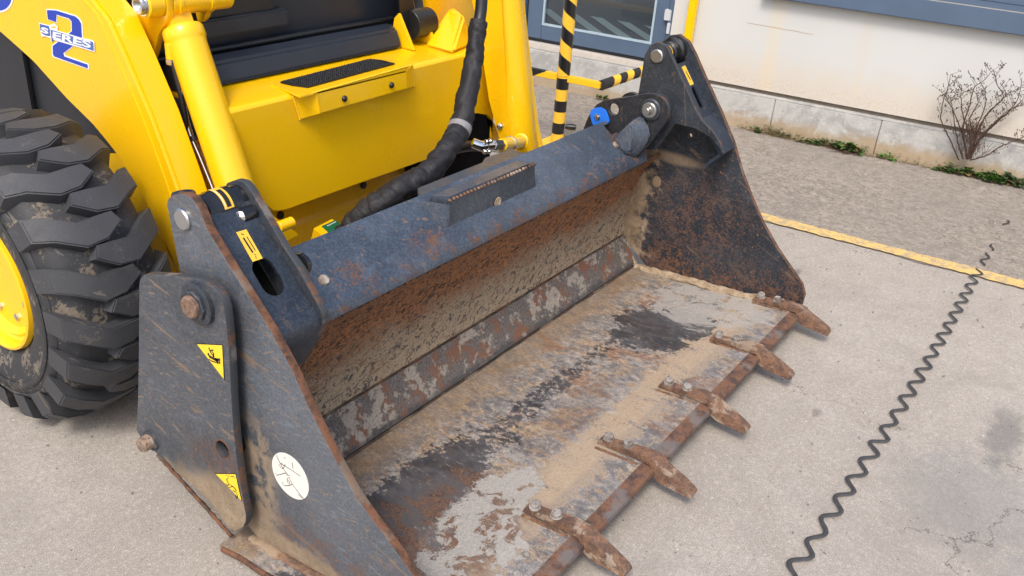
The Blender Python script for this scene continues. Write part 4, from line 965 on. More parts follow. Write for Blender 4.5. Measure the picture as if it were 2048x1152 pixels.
obj('pivot_pin', lathe((.955, hcc.y, hcc.z), (-1, 0, 0), [(-.001, .024), (.006, .024), (.010, .021), (.011, 0)], 32), m_rust('rusty_pin', .2, (.10, .06, .045), (.22, .14, .10), (.34, .28, .22)), wg, smooth=35)
lc = P(303, 880, 0, .975)
obj('bolt_washer', lathe((.975, lc.y, lc.z), (-1, 0, 0), [(-.001, .026), (.005, .026), (.006, .018)], 28), RIM2, wg, smooth=35)
obj('corner_bolt', lathe((.9695, lc.y, lc.z), (-1, 0, 0), [(-.001, .0185), (.022, .0185), (.025, .016), (.026, 0)], 28), m_rust('worn_bolt', .9, (.14, .10, .08), (.30, .22, .16), (.52, .48, .42)), wg, smooth=35)
def tri(px, lift=.0004, x=.975):
    o = P(*px[0], 0, x); d1 = [P(a, b, 0, x) for a, b in px]; c = sum(d1, Vector())/3
    a = plate_mesh([(p.y, p.z) for p in d1], [], .0006, .0001, YZ, Vector((x-lift, 0, 0)), rim=False); t = obj('warning_sticker', a, INK, wg)
    b_ = plate_mesh([((c+(p-c)*.93).y, (c+(p-c)*.93).z) for p in d1], [], .0006, .0001, YZ, Vector((x-lift-.0006, 0, 0)), rim=False); obj('sticker_face', b_, YELL, t); return t
t1 = tri([(392, 686), (446, 689), (450, 761)]); t2 = tri([(430, 946), (472, 947), (485, 1003)])
bm = bmesh.new()
for L_, w in (([(120, 170), (135, 205), (155, 230)], .004), ([(130, 190), (150, 185)], .003), ([(115, 205), (125, 225), (160, 245), (190, 245), (185, 270)], .007), ([(150, 235), (150, 205), (140, 195)], .004), ([(120, 240), (140, 255), (165, 262)], .003), ([(160, 240), (175, 250), (170, 268)], .008)):
    scrib(c6(L_), w, .975, bm, .0014)
obj('sticker_figure', bm, INK, t1)
bm = bmesh.new()
for L_, w in (([(225, 965), (245, 965), (235, 990), (245, 1010)], .0016), ([(255, 970), (265, 975), (275, 970), (282, 985)], .002), ([(228, 985), (240, 1015), (262, 1030), (280, 1040), (295, 1065)], .0022), ([(225, 1015), (238, 1030), (245, 1022)], .003), ([(270, 1060), (290, 1070), (300, 1095), (290, 1110), (285, 1085)], .003), ([(245, 1040), (270, 1035), (288, 1060)], .002)):
    scrib(c6(L_), w, .975, bm, .0014)
obj('sticker_figure', bm, INK, t2)
# inner ears, webs, sleeves
def c4(pts): return [(240+a/3, 340+b/3) for a, b in pts]
inner = yz(c4([(640, 130), (660, 72), (715, 52), (765, 65), (800, 105), (850, 190), (920, 310), (1000, 450), (1100, 600), (1160, 710), (1210, 800), (1236, 860), (1235, 920), (1190, 1010), (1140, 1090), (1100, 1150), (1000, 1180), (900, 1000), (700, 400)]), 1.165)
ie = xplate('inner_ear', smooth_poly(inner, .006, 2), 1.155, 1.173, [ST_EAR, RIM2], bk, bevel=.002)
pinI = P(715, 120, 0, 1.16)
py_, pz_ = pinN.y-.004, pinN.z+.002
# web sheet between the two plates
wpix = c4([(690, 290), (760, 420), (860, 600), (960, 780), (1040, 930), (1090, 1060), (1100, 1180), (1090, 1300)])
we = yz([(503, 370), (523, 407), (573, 490), (607, 540), (643, 607), (653, 627), (652, 647), (637, 677), (620, 703)], 1.165)
we = [(y+.020, z-.014) for y, z in we[:6]]+[(we[6][0]+.018, we[6][1]-.010), (we[7][0]+.010, we[7][1]-.004), (we[8][0]+.014, we[8][1]-.02)]
wy0 = PP(470, 440, (0, we[2][0], we[2][1]), (0, -(we[0][1]-we[2][1]), -(we[2][0]-we[0][0])))
wy = [(we[2][0]+(we[0][0]-we[2][0])*1.0, we[2][1]+(we[0][1]-we[2][1])*1.0), we[1], we[2], we[3], we[4], we[5], we[6], we[7], we[8]]
wy[0] = (wy[2][0]+(wy[0][0]-wy[2][0])*.93, wy[2][1]+(wy[0][1]-wy[2][1])*.93)

web0 = [Vector((1.041, y, z)) for y, z in wy]; 
prof_w = wy
U = (Vector((0, wy[4][0]-wy[0][0], wy[4][1]-wy[0][1]))).normalized(); Lw = (Vector(wy[4])-Vector(wy[0])).length
slot_c = PP(538, 560, (0, wy[0][0], wy[0][1]), Vector((1, 0, 0)).cross(U)); 
tt = (slot_c-Vector((0, wy[0][0], wy[0][1]))).dot(U); sx = slot_c.x
def slot(cx, cy, r, l, n=12):
    a = [(cx+r*math.cos(t), cy+l/2+r*math.sin(t)) for t in np.linspace(0, math.pi, n)]+[(cx+r*math.cos(t), cy-l/2+r*math.sin(t)) for t in np.linspace(math.pi, 2*math.pi, n)]
    return a
me = plate_mesh([(1.0405, -.012), (1.1545, -.012), (1.1545, Lw), (1.0405, Lw)], [slot(sx, tt-.006, .0265, .034)], .010, .001, (Vector((1, 0, 0)), U), Vector((0, wy[0][0], wy[0][1])), rim=False)
wsk = [(v.y, v.z) for v in spline([Vector((0, a, b)) for a, b in wy[4:]], 5)]
wb = obj('web_plate', me, ST_WEB, bk, smooth=40)
obj('web_skirt', sheet([(a, b) for a, b in wsk], [1.0405, 1.1, 1.1545], .010), ST_WEB, bk, smooth=50)
obj('slot_shade', prism([Vector((0, .045, -.055))+Vector((sx-.03, 0, 0))+Vector((0, wy[0][0], wy[0][1]))+U*(tt-.12), Vector((0, .045, -.055))+Vector((sx+.05, 0, 0))+Vector((0, wy[0][0], wy[0][1]))+U*(tt-.12), Vector((0, .045, -.055))+Vector((sx+.05, 0, 0))+Vector((0, wy[0][0], wy[0][1]))+U*(tt+.12), Vector((0, .045, -.055))+Vector((sx-.03, 0, 0))+Vector((0, wy[0][0], wy[0][1]))+U*(tt+.12)], Vector((0, .01, -.01))), VOID, wb)  # added black panel, shade inside the slot put in as colour
# the black panel sits well behind the web
def rect_on(name, px, n, P0, mat, parent, lift=.0012, th=.0008):
    pts = [PP(a, b, P0, n)+Vector(n).normalized()*lift for a, b in px]
    return obj(name, prism(pts, -Vector(n).normalized()*th), mat, parent)
NW = Vector((1, 0, 0)).cross(U)
if NW.y > 0: NW = -NW
W0 = Vector((0, wy[0][0], wy[0][1]))+NW*.005
lab = rect_on('amber_label', [(472, 465), (492, 459), (525, 517), (505, 524)], NW, W0, YELA, wb)
bm = bmesh.new()
for a, b, w in (((486, 476), (505, 506), .004), ((493, 474), (510, 502), .0022), ((481, 468), (487, 470), .002), ((510, 512), (512, 518), .0015), ((507, 509), (511, 510), .0015)):
    ribbon([PP(*a, W0, NW)+NW*.0018, PP(*b, W0, NW)+NW*.0018], w, NW, bm)
obj('label_print', bm, INK, lab)
slv = obj('pin_sleeve', lathe((1.0405, py_, pz_), (1, 0, 0), [(.0, .030), (.012, .030), (.016, .038), (.036, .038), (.040, .040), (.088, .040), (.0905, .036), (.114, .036)], 48), BLKG, bk, smooth=35)
def sleeve_label(x0, x1, c, r, a0, a1, mat, parent, name='sleeve_label'):
    bm = bmesh.new(); g_ = []
    for i in range(13):
        t = a0+(a1-a0)*i/12; g_.append((bm.verts.new((x0, c[0]-r*math.cos(t), c[1]+r*math.sin(t))), bm.verts.new((x1, c[0]-r*math.cos(t), c[1]+r*math.sin(t)))))
    for A, B in zip(g_, g_[1:]): bm.faces.new((A[0], A[1], B[1], B[0]))
    return obj(name, bm, mat, parent, smooth=60)
sleeve_label(1.088, 1.112, (py_, pz_), .0407, R(15), R(120), YELA, slv); sleeve_label(1.095, 1.106, (py_, pz_), .0411, R(20), R(85), INK, slv, 'sleeve_print')
sleeve_label(1.0905, 1.092, (py_, pz_), .0411, R(18), R(110), WVIN, slv, 'sleeve_print')
obj('sleeve_stop', lathe((1.118, py_-.046, pz_-.012), (1, 0, 0), [(0, .018), (.034, .018)], 24), BLKG, slv, smooth=40)
obj('stop_bolt', lathe((1.1185, py_-.050, pz_-.010), (-1, -.5, .2), [(0, .013), (.006, .012), (.008, .008), (.011, 0)], 20), CHROME, slv, smooth=40)
obj('cap', lathe((1.055, py_+.045, pz_+.012), (.3, .6, 1), [(-.02, .024), (.018, .025), (.022, .022), (.022, 0)], 24), BLKG, slv, smooth=40)
# far side: outer plate, inner ear, web
def c8(pts): return [(1150+a/1.829, 50+b/1.829) for a, b in pts]
farp = yz([(1318, 100), (1325, 83), (1339, 71), (1358, 69), (1377, 83), (1391, 110), (1412, 159), (1440, 219), (1467, 285), (1484, 345), (1505, 400), (1527, 449), (1555, 498), (1587, 545), (1604, 569), (1609, 591), (1603, 611)], XF)+[(.76, .035), (1.30, .022), (1.40, .10), (1.49, .20), (1.50, .40), (1.43, .58), (1.40, .84)]
fp = xplate('side_plate', farp, XF, XF+.018, [ST_FAR, RIM], bk, bevel=.002, holes=[circ((P(1380, 271, 0, XF).y, P(1380, 271, 0, XF).z), .008, 14)], label='far side plate, rusty inside, seen from within')
XE = 2.815
fe = yz([(1276, 189), (1289, 110), (1300, 91), (1314, 84), (1333, 91), (1352, 132), (1372, 176), (1391, 219), (1404, 241), (1423, 260), (1440, 285), (1446, 308), (1440, 300), (1424, 278), (1392, 258), (1350, 247), (1310, 300), (1262, 300), (1270, 240)], XE)
fie = xplate('inner_ear', fe, XE, XE+.018, [ST_EAR, RIM2], bk, bevel=.002)
pf = P(1315, 112, 0, XE); pin_head('ear_pin', (XE, pf.y, pf.z), .023, .010, ZINC, fie)
sl2 = obj('pin_sleeve', lathe((XE+.0185, pf.y, pf.z), (1, 0, 0), [(0, .032), (.05, .032), (.054, .036), (.09, .036), (.094, .045), (XF-XE-.019, .046)], 40), BLKG, bk, smooth=35)
sleeve_label(XE+.030, XE+.052, (pf.y, pf.z), .0326, R(-20), R(110), YELA, sl2); sleeve_label(XE+.036, XE+.047, (pf.y, pf.z), .0330, R(-10), R(70), INK, sl2, 'sleeve_print')
wyf = yz([(1362, 132), (1385, 185), (1410, 235), (1436, 272), (1450, 300)], 2.89)
Uf = Vector((0, wyf[2][0]-wyf[0][0], wyf[2][1]-wyf[0][1])).normalized(); Lf = (Vector(wyf[2])-Vector(wyf[0])).length
NF = Vector((1, 0, 0)).cross(Uf); NF = -NF if NF.y > 0 else NF
F0 = Vector((0, wyf[0][0], wyf[0][1]))+NF*.005
sc_ = PP(1396, 195, F0, NF); tf = (sc_-F0).dot(Uf)
me = plate_mesh([(XE+.0185, -.01), (XF-.0005, -.01), (XF-.0005, Lf), (XE+.0185, Lf)], [slot(sc_.x, tf, .017, .050)], .010, .001, (Vector((1, 0, 0)), Uf), Vector((0, wyf[0][0], wyf[0][1])), rim=False)
wbf = obj('web_plate', me, ST_WEB, bk, smooth=40)
obj('web_skirt', sheet([(a, b) for a, b in wyf[2:]]+[(wyf[4][0]+.05, wyf[4][1]-.06)], [XE+.0185, XF-.0005], .010), ST_WEB, bk, smooth=50)
lab = rect_on('amber_label', [(1363, 134), (1370, 131), (1387, 168), (1380, 171)], NF, F0, YELA, wbf)
bm = bmesh.new(); ribbon([PP(1371, 143, F0, NF)+NF*.0018, PP(1380, 160, F0, NF)+NF*.0018], .005, NF, bm); obj('label_print', bm, INK, lab)
# moldboard: spill beam, mud-caked back, flaking strip, floor
xs_b = list(np.linspace(1.19, 2.775, 30))
ny, nz = -.593, .805
beam = obj('spill_plate', sheet([(1.474, .621), (1.470, .618), (1.400, .5665), (1.345, .526), (1.334, .514), (1.333, .500)], [1.19, 2.0, 2.715], .012), [ST_BEAM], bk, smooth=40)
obj('spill_plate_end', sheet([(1.428, .587), (1.400, .5665), (1.345, .526), (1.334, .514), (1.333, .500)], [2.7155, 2.82], .012), ST_BEAM, bk, smooth=40)
obj('spill_plate_tab', sheet([(1.474, .621), (1.470, .618), (1.462, .612)], [2.7155, 2.775], .012), ST_BEAM, bk)
backp = [(1.336, .4985), (1.375, .455), (1.41, .39), (1.435, .31), (1.448, .23), (1.449, .17), (1.444, .143)]
obj('back_plate', sheet(backp, list(np.linspace(XN+.0215, XF-.001, 24)), .012), BACK, bk, smooth=60)
obj('ridge_strip', tube([(x, 1.440+.002*math.sin(x*31), .137) for x in np.linspace(XN+.022, XF-.002, 60)], [.0065+.0015*math.sin(i*1.3)+.001*math.sin(i*2.9) for i in range(60)], 8), m_rust('muddy_weld', .6, (.05, .03, .02), (.13, .08, .045), (.22, .16, .10)), bk, smooth=70)
obj('heel_strip', sheet([(1.438, .132), (1.406, .078), (1.376, .030)], list(np.linspace(XN+.0215, XF-.001, 16)), .012), STRIP, bk, smooth=30)
zr, zf = .020, .082
def fz(y): return zr+(zf-zr)*(1.373-y)/(1.373-.69)
fx = list(np.linspace(.957, XF+.03, 60))
bm = bmesh.new(); fy = list(np.linspace(1.373, .892, 16)); gr = []
for x in fx:
    gr.append([bm.verts.new((x, y, fz(y)-.0025*math.exp(-((y-1.12)/.12)**2)*(1+.4*math.sin(x*5)))) for y in fy])
for A, B in zip(gr, gr[1:]):
    for i in range(len(fy)-1): bm.faces.new((A[i], A[i+1], B[i+1], B[i]))
bmesh.ops.recalc_face_normals(bm, faces=bm.faces)
if sum(f.normal.z for f in bm.faces) < 0: bmesh.ops.reverse_faces(bm, faces=bm.faces)
bmesh.ops.solidify(bm, geom=list(bm.faces), thickness=.016)
obj('bucket_floor', bm, FLOOR, bk, smooth=50)
EDGEM = m_rust('rusty_cutting_edge', .8, (.050, .036, .034), (.17, .085, .050), (.15, .135, .13))
ce = bmesh.new(); pr = [(.898, fz(.898)+.0045), (.728, fz(.728)+.0050), (.690, fz(.69)-.004), (.688, fz(.69)-.014), (.720, fz(.72)-.018), (.896, fz(.896)-.017)]
rg_ = [[ce.verts.new((x, y, z+(.0006*mnoise.noise(Vector((x*30, y*20, 0)))))) for y, z in pr] for x in np.linspace(.957, XF+.03, 120)]
for A, B in zip(rg_, rg_[1:]):
    for i in range(len(pr)):
        j = (i+1) % len(pr); f = ce.faces.new((A[i], A[j], B[j], B[i])); f.material_index = 0 if i == 0 else 1
ce.faces.new(rg_[0]).material_index = 1; ce.faces.new(rg_[-1][::-1]).material_index = 1; bmesh.ops.recalc_face_normals(ce, faces=ce.faces)
obj('cutting_edge', ce, [FLOOR, EDGEM], bk, smooth=30)
obj('skid_edge', tube([(.957+.002*math.sin(y*40), y, fz(y)-.006) for y in np.linspace(1.36, .70, 50)], .007, 8), RIM, bk, smooth=60)
def bead(name, path, r, seed, mat=None, n=10, flat=1.):
    pts = spline(path, 14)
    def rf(t, a):
        p = Vector((t*26+seed, math.cos(a), math.sin(a))); return r*(1+.55*mnoise.noise(p)+.3*mnoise.noise(p*3.3))
    bm = tube(pts, rf, n)
    if flat != 1.:
        for v in bm.verts:
            z0 = fz(v.co.y); v.co.z = z0+(v.co.z-z0)*flat
    return obj(name, bm, mat or MUD, bk, smooth=80)
bead('mud_fillet', [(XF-.006, 1.36, fz(1.36)+.004), (XF-.012, 1.15, fz(1.15)+.003), (XF-.02, .95, fz(.95)+.004), (XF-.012, .80, fz(.8)+.006), (XF-.004, .73, fz(.73)+.006)], .020, 1., None, 12, .6)
bead('mud_fillet', [(XN-.004, 1.33, fz(1.33)+.002), (XN-.008, 1.1, fz(1.1)+.002), (XN-.004, .75, fz(.75)+.002)], .013, 5., m_rust('muddy_flange', .9, (.09, .06, .045), (.22, .13, .08), (.30, .225, .15)), 10, .45)
bead('mud_fillet', [(XN+.03, 1.372, fz(1.37)+.002), (2.0, 1.374, fz(1.37)+.001), (XF-.01, 1.372, fz(1.37)+.003)], .006, 9., m_rust('crease_grime', .5, (.03, .025, .02), (.09, .06, .04), (.20, .15, .10)))
bead('mud_fillet', [(XF-.004, 1.372, .03), (XF-.004, 1.442, .14), (XF-.004, 1.45, .26), (XF-.004, 1.40, .42)], .012, 12.)
bead('wing_mud', [(.985, 1.62, .135), (.982, 1.48, .085), (.982, 1.36, .035)], .0045, 15., RIM)
# teeth
tprof_ = [(.868, fz(.868)+.006), (.864, fz(.864)+.021), (.770, fz(.77)+.024), (.735, fz(.735)+.0295), (.700, fz(.70)+.025), (.588, .060), (.579, .050), (.583, .040), (.672, .046), (.698, fz(.70)-.022), (.706, fz(.706)+.0065)]
def half(y): return .0205 if y > .76 else (.0220 if y > .66 else .0190)
bm = bmesh.new(); A_ = []; B_ = []
for y, z in tprof_:
    h = half(y)-(.005 if y > .86 else 0); A_.append(bm.verts.new((-h, y, z))); B_.append(bm.verts.new((h, y, z)))
bm.faces.new(A_); bm.faces.new(B_[::-1])
for i in range(len(A_)): j = (i+1) % len(A_); bm.faces.new((A_[i], B_[i], B_[j], A_[j]))
bmesh.ops.recalc_face_normals(bm, faces=bm.faces); bmesh.ops.triangulate(bm, faces=[f for f in bm.faces if len(f.verts) > 4])
bmesh.ops.bevel(bm, geom=[e for e in bm.edges if len(e.link_faces) == 2 and e.calc_face_angle(0) > .35], offset=.002, segments=2, affect='EDGES')
bmesh.ops.subdivide_edges(bm, edges=[e for e in bm.edges if e.calc_length() > .02], cuts=2, use_grid_fill=True)
for v in bm.verts: v.co += Vector((mnoise.noise(v.co*60), mnoise.noise(v.co*60+Vector((9, 0, 0))), mnoise.noise(v.co*60+Vector((0, 9, 0)))))*.0012
tme = bpy.data.meshes.new('bucket_tooth'); bm.to_mesh(tme); bm.free(); tme.materials.append(TOOTH); tme.shade_smooth(); tme.set_sharp_from_angle(angle=R(24))
bolt = join([lathe((0, 0, 0), (0, .09, 1), [(0, .0150), (.004, .0150), (.005, .0140)], 20), lathe((0, 0, .005), (0, .09, 1), [(0, .0130), (.009, .0128), (.012, .0105), (.012, .0080), (.0105, .0076), (.0105, 0)], 16)])
bme = bpy.data.meshes.new('tooth_bolt'); bolt.to_mesh(bme); bolt.free(); bme.materials.append(m_rust('worn_tooth_bolt', .4, (.14, .12, .105), (.30, .28, .26), (.38, .36, .34))); bme.shade_smooth(); bme.set_sharp_from_angle(angle=R(35))
WELD = m_rust('rusty_weld', .5, (.05, .03, .02), (.20, .10, .05), (.35, .27, .19))
for k, x in enumerate((1.09, 1.462, 1.805, 2.168, 2.543, 2.908)):
    o = bpy.data.objects.new('bucket_tooth', tme); COL.objects.link(o); o.parent = bk; o.location = Vector((x, 0, 0))-wpos(bk); o.rotation_euler = (0, 0, random.uniform(-.02, .02))
    for yb_ in (.843, .783):
        b = bpy.data.objects.new('tooth_bolt', bme); COL.objects.link(b); b.parent = o; b.location = (0, yb_, fz(yb_)+.0225); b.rotation_euler = (0, 0, random.uniform(0, 3))
    # grime pad round the heel of each tooth
    bead('tooth_weld', [(x-.023, .862, fz(.862)+.005), (x-.024, .80, fz(.80)+.005), (x-.027, .735, fz(.735)+.005)], .0042, k*3., WELD, 8)
    bead('tooth_weld', [(x+.023, .862, fz(.862)+.005), (x+.024, .80, fz(.80)+.005), (x+.027, .735, fz(.735)+.005)], .0042, k*3+1., WELD, 8)
# centre bracket with weld beads on the spill plate
SP0 = (0, 1.47, .618); SN = (0, ny, nz)
BLp, BRp = PP(905, 458, SP0, SN), PP(1077, 383, SP0, SN); yB = 1.374
TL, TR = P(898, 408, 1, yB), P(1068, 325, 1, yB)
FLl, FRr = P(903, 457, 1, yB), P(1076, 384, 1, yB)
ztop = (TL.z+TR.z)/2+.002
bb = bmesh.new()
fr_ = [Vector((TL.x+.004, yB, .535)), Vector((TR.x+.030, yB, .535)), Vector((TR.x+.012, yB+.004, ztop)), Vector((TL.x, yB+.004, ztop))]
bk_ = [Vector((v.x-.008, 1.436, v.z if v.z < .6 else ztop-.005)) for v in fr_]
box_b = obj('centre_bracket', hull(fr_+bk_, .003), ST_BOX, bk, smooth=30)
obj('bracket_top', hull([Vector((TL.x+.014, yB+.010, ztop+.0025)), Vector((TR.x-.002, yB+.010, ztop+.0025)), Vector((TR.x-.010, yB+.058, ztop-.001)), Vector((TL.x-.004, yB+.058, ztop-.001)), Vector((TL.x+.014, yB+.010, ztop-.006)), Vector((TR.x-.010, yB+.058, ztop-.010)), Vector((TL.x-.004, yB+.058, ztop-.010))], .002), ST_BEAM, box_b)
obj('bracket_gusset', hull([Vector((TL.x-.045, 1.47, .619)), Vector((TL.x-.005, 1.375, .548)), Vector((TL.x+.002, 1.37, ztop-.01)), Vector((TL.x-.035, 1.475, .622)), Vector((TL.x+.012, 1.375, .548)), Vector((TL.x-.02, 1.46, ztop-.02))], .002), ST_COVER, box_b)
obj('bracket_foot', hull([Vector((TL.x-.006, 1.362, .540)), Vector((TL.x+.045, 1.362, .540)), Vector((TL.x+.045, 1.374, .560)), Vector((TL.x-.006, 1.374, .560))]+[Vector((TL.x, 1.38, .55))], .002), ST_COVER, box_b)
obj('bracket_foot', hull([Vector((TR.x-.01, 1.362, .540)), Vector((TR.x+.05, 1.362, .540)), Vector((TR.x+.05, 1.374, .562)), Vector((TR.x-.01, 1.374, .562))]+[Vector((TR.x, 1.38, .55))], .002), ST_COVER, box_b)
bm = bmesh.new()
for k in range(27):
    u_ = k/26; p = Vector((TL.x+.004+(TR.x-TL.x+.004)*u_, yB+.001, ztop-.001))
    bmesh.ops.create_icosphere(bm, subdivisions=2, radius=1, matrix=Matrix.Translation(p+Vector((random.uniform(-.002, .002), 0, 0))) @ Matrix.Diagonal((.0046, .0055, .0048+random.uniform(-.001, .001), 1)))
tag(obj('weld_bead', bm, m_rust('bright_weld', .9, (.07, .045, .035), (.18, .10, .06), (.34, .26, .20)), box_b, smooth=80))
hq = P(995, 404, 1, yB); obj('plug_hole', lathe((hq.x, yB-.0003, hq.z), (0, -1, 0), [(0, .0155), (.0015, .0155), (.0018, .013), (.0008, .012), (.0008, 0)], 24), MUD, box_b, smooth=40)
# platform behind the spill plate
pz = .600
bp_ = [P(815, 392, 2, pz), P(870, 360, 2, pz), P(945, 328, 2, pz), P(975, 340, 2, pz), P(1000, 330, 2, pz), P(1022, 312, 2, pz), P(1045, 318, 2, pz)]
obj('rear_platform', prism([(1.76, 1.477, pz-.006), (2.28, 1.477, pz-.006), (2.29, 1.545, pz-.008), (2.16, 1.555, pz-.008), (2.12, 1.535, pz-.008), (1.82, 1.535, pz-.008)], (0, .0, .022), .002), ST_BOX, bk)
obj('quick_coupler_face', prism([(1.45, 1.56, .20), (2.55, 1.56, .20), (2.50, 1.56, .50), (1.50, 1.56, .50)], (0, .02, 0), .003), ST_BOX, bk)
# beam bolts
for a, b, r_ in ((643, 566, .0135), (1227, 294, .012)):
    c_ = PP(a, b, SP0, SN); obj('beam_bolt', join([lathe(c_+Vector(SN)*.0005, SN, [(0, r_*1.45), (.003, r_*1.4)], 24), lathe(c_+Vector(SN)*.0035, SN, [(0, r_), (.012, r_), (.014, r_*.9), (.014, 0)], 20)]), m_rust('worn_bolt_head', .95, (.15, .10, .07), (.32, .26, .21), (.46, .43, .40)), bk, smooth=35)
# far hinge bracket with pin, blue cover, rounded beam cover
XB = 2.765
def c3(pts): return [(900+a/3, a_b/3) for a, a_b in pts]
hb = yz(c3([(790, 800), (805, 775), (830, 710), (855, 665), (885, 625), (930, 600), (1010, 588), (1100, 575), (1170, 560), (1220, 558), (1265, 572), (1298, 600), (1318, 640), (1318, 690), (1295, 735), (1230, 820), (1160, 910), (1120, 960), (1000, 960)]), XB)
hcn = P(900+988/3, 653/3, 0, XB)
hk = xplate('hinge_bracket', hb, XB-.009, XB+.009, [ST_BRK, RIM2], bk, holes=[circ((hcn.y, hcn.z), .0205, 24)], bevel=.002)
xplate('hinge_bracket', circ(tuple(yz([(1262, 212)], 2.985)[0]), .050, 40), 2.985, 3.003, [ST_BRK, RIM2], bk, bevel=.002)
hq = P(900+1205/3, 658/3, 0, XB-.012)
obj('pivot_boss', lathe((XB-.0095, hq.y, hq.z), (-1, 0, 0), [(0, .038), (.006, .038), (.010, .034), (.010, .01)], 36), ST_EAR, hk, smooth=35)
obj('pivot_pin', lathe((XB-.020, hq.y, hq.z), (-1, 0, 0), [(0, .027), (.006, .027), (.009, .024), (.009, .014), (.012, .013), (.024, .011), (.026, .009), (.026, 0)], 32), m_plain('worn_pin_steel', (.42, .40, .37), .3, .9, var=.4, sc=60), hk, smooth=30)
obj('hinge_collar', lathe((XB+.0095, hq.y, hq.z), (1, 0, 0), [(0, .048), (XE-XB-.0115, .048)], 36), ST_EAR, hk, smooth=35)
bc = P(900+890/3, 702/3, 0, XB-.011)
blp = yz(c3([(845, 700), (843, 665), (865, 648), (905, 643), (935, 660), (948, 690), (960, 730), (875, 775), (855, 740)]), XB-.012)
xplate('blue_cover', smooth_poly(blp, .006, 3), XB-.016, XB-.0095, BLUEP, hk, bevel=.0015)
obj('cover_bolt', lathe((XB-.0165, bc.y, bc.z), (-1, 0, 0), [(0, .011), (.002, .011), (.003, .007), (.007, .006), (.007, 0)], 20), CHROME, hk, smooth=35)
hb_ = [P(a, b, 0, 2.753) for a, b in ((1274, 232), (1288, 231), (1299, 250), (1304, 270), (1296, 288), (1277, 313), (1262, 313), (1262, 246))]
ht_ = [P(a, b, 0, 2.695) for a, b in ((1227, 277), (1236, 268), (1258, 247), (1262, 262), (1240, 300), (1256, 308))]
obj('end_cover', hull(hb_+ht_, .009), ST_COVER, bk, smooth=40)
# near hinge bracket behind the inner ear
nh = [(1.52, .50), (1.50, .66), (1.44, .70), (1.34, .70), (1.30, .67), (1.26, .60), (1.33, .50)]
xplate('hinge_bracket', smooth_poly(nh, .02, 3), 1.176, 1.190, [ST_BRK, RIM2], bk, bevel=.002)
q = P(604, 528, 0, 1.195); obj('hinge_bolt', lathe((1.1905, q.y, q.z), (1, 0, 0), [(0, .024), (.010, .024), (.014, .019), (.018, .016), (.020, 0)], 28), BLKG, bk, smooth=35)

# ------------------------------------------------------------------ plants along the wall foot
def leaf(bm, base, d, L, w, lobes=0, droop=.3):
    d = Vector(d).normalized(); s = d.cross(Vector((0, 0, 1)));
    if s.length < .1: s = Vector((1, 0, 0))
    s.normalize(); n = s.cross(d); prev = None; K = 5
    for i in range(K+1):
        t = i/K; ww = w*math.sin(math.pi*(t*.88+.08))**.8*(1+.25*math.sin(t*lobes*6.28) if lobes else 1)
        c = base+d*L*t+Vector((0, 0, -droop*L*t*t)); a, b = bm.verts.new(c-s*ww+n*ww*.25), bm.verts.new(c+s*ww+n*ww*.25); m = bm.verts.new(c)
        if prev: bm.faces.new((prev[0], prev[1], m, a)); bm.faces.new((prev[1], prev[2], b, m))
        prev = (a, m, b)
def clump(px, py, h, r, kind, label, mat, mat2, seed):
    random.seed(seed); o = PP(px, py, (0, 0, .006), (0, 0, 1)); o = Vector((o.x, o.y, .006))
    # keep the foot of the plant in front of the plinth
    off = (o-WA).dot(WN)
    if off < .03: o += WN*(.03-off)
    t = thing('weed', o, label, 'weed', 'weeds growing along the foot of the wall')
    bm = bmesh.new(); bs = bmesh.new(); bw = bmesh.new()
    for k in range(int(7+r*130)):
        a = random.uniform(0, 6.283); rr = r*math.sqrt(random.random()); b = o+WD*math.cos(a)*rr*1.5+WN*(math.sin(a)*rr*.5)
        if (b-WA).dot(WN) < .008: b += WN*(.01-(b-WA).dot(WN))
        hh = h*random.uniform(.3, 1)*(1-.5*rr/r); tip = b+Vector((random.uniform(-.3, .3)*hh, random.uniform(-.3, .3)*hh, hh))
        if (tip-WA).dot(WN) < .006: tip += WN*(.01-(tip-WA).dot(WN))
        tube([b, b.lerp(tip, .5)+Vector((0, 0, .004)), tip], [.0011, .0009, .0006], 4, bm=bs)
        for q in range(5 if kind == 'leafy' else 7):
            f = random.uniform(.25, 1); an = random.uniform(0, 6.283); p = b.lerp(tip, f)
            d = Vector((math.cos(an), math.sin(an), random.uniform(.1, .9)))
            if d.dot(WN) < -.1: d -= WN*d.dot(WN)*1.2
            if kind == 'leafy': leaf(bm if random.random() < .8 else bw, p, d, random.uniform(.020, .040)*h/.06, random.uniform(.009, .015)*h/.06, 2)
            elif kind == 'broad': leaf(bm, p, d+Vector((0, 0, .2)), random.uniform(.03, .048), random.uniform(.014, .019), 1)
            else: leaf(bm if random.random() < .85 else bw, p, d+Vector((0, 0, .6)), random.uniform(.025, .05)*h/.06, .0022)
    obj('foliage', bm, mat, t); obj('stems', bs, LEAFM[2], t)
    if len(bw.verts): obj('withered_leaves', bw, mat2, t)
    else: bw.free()
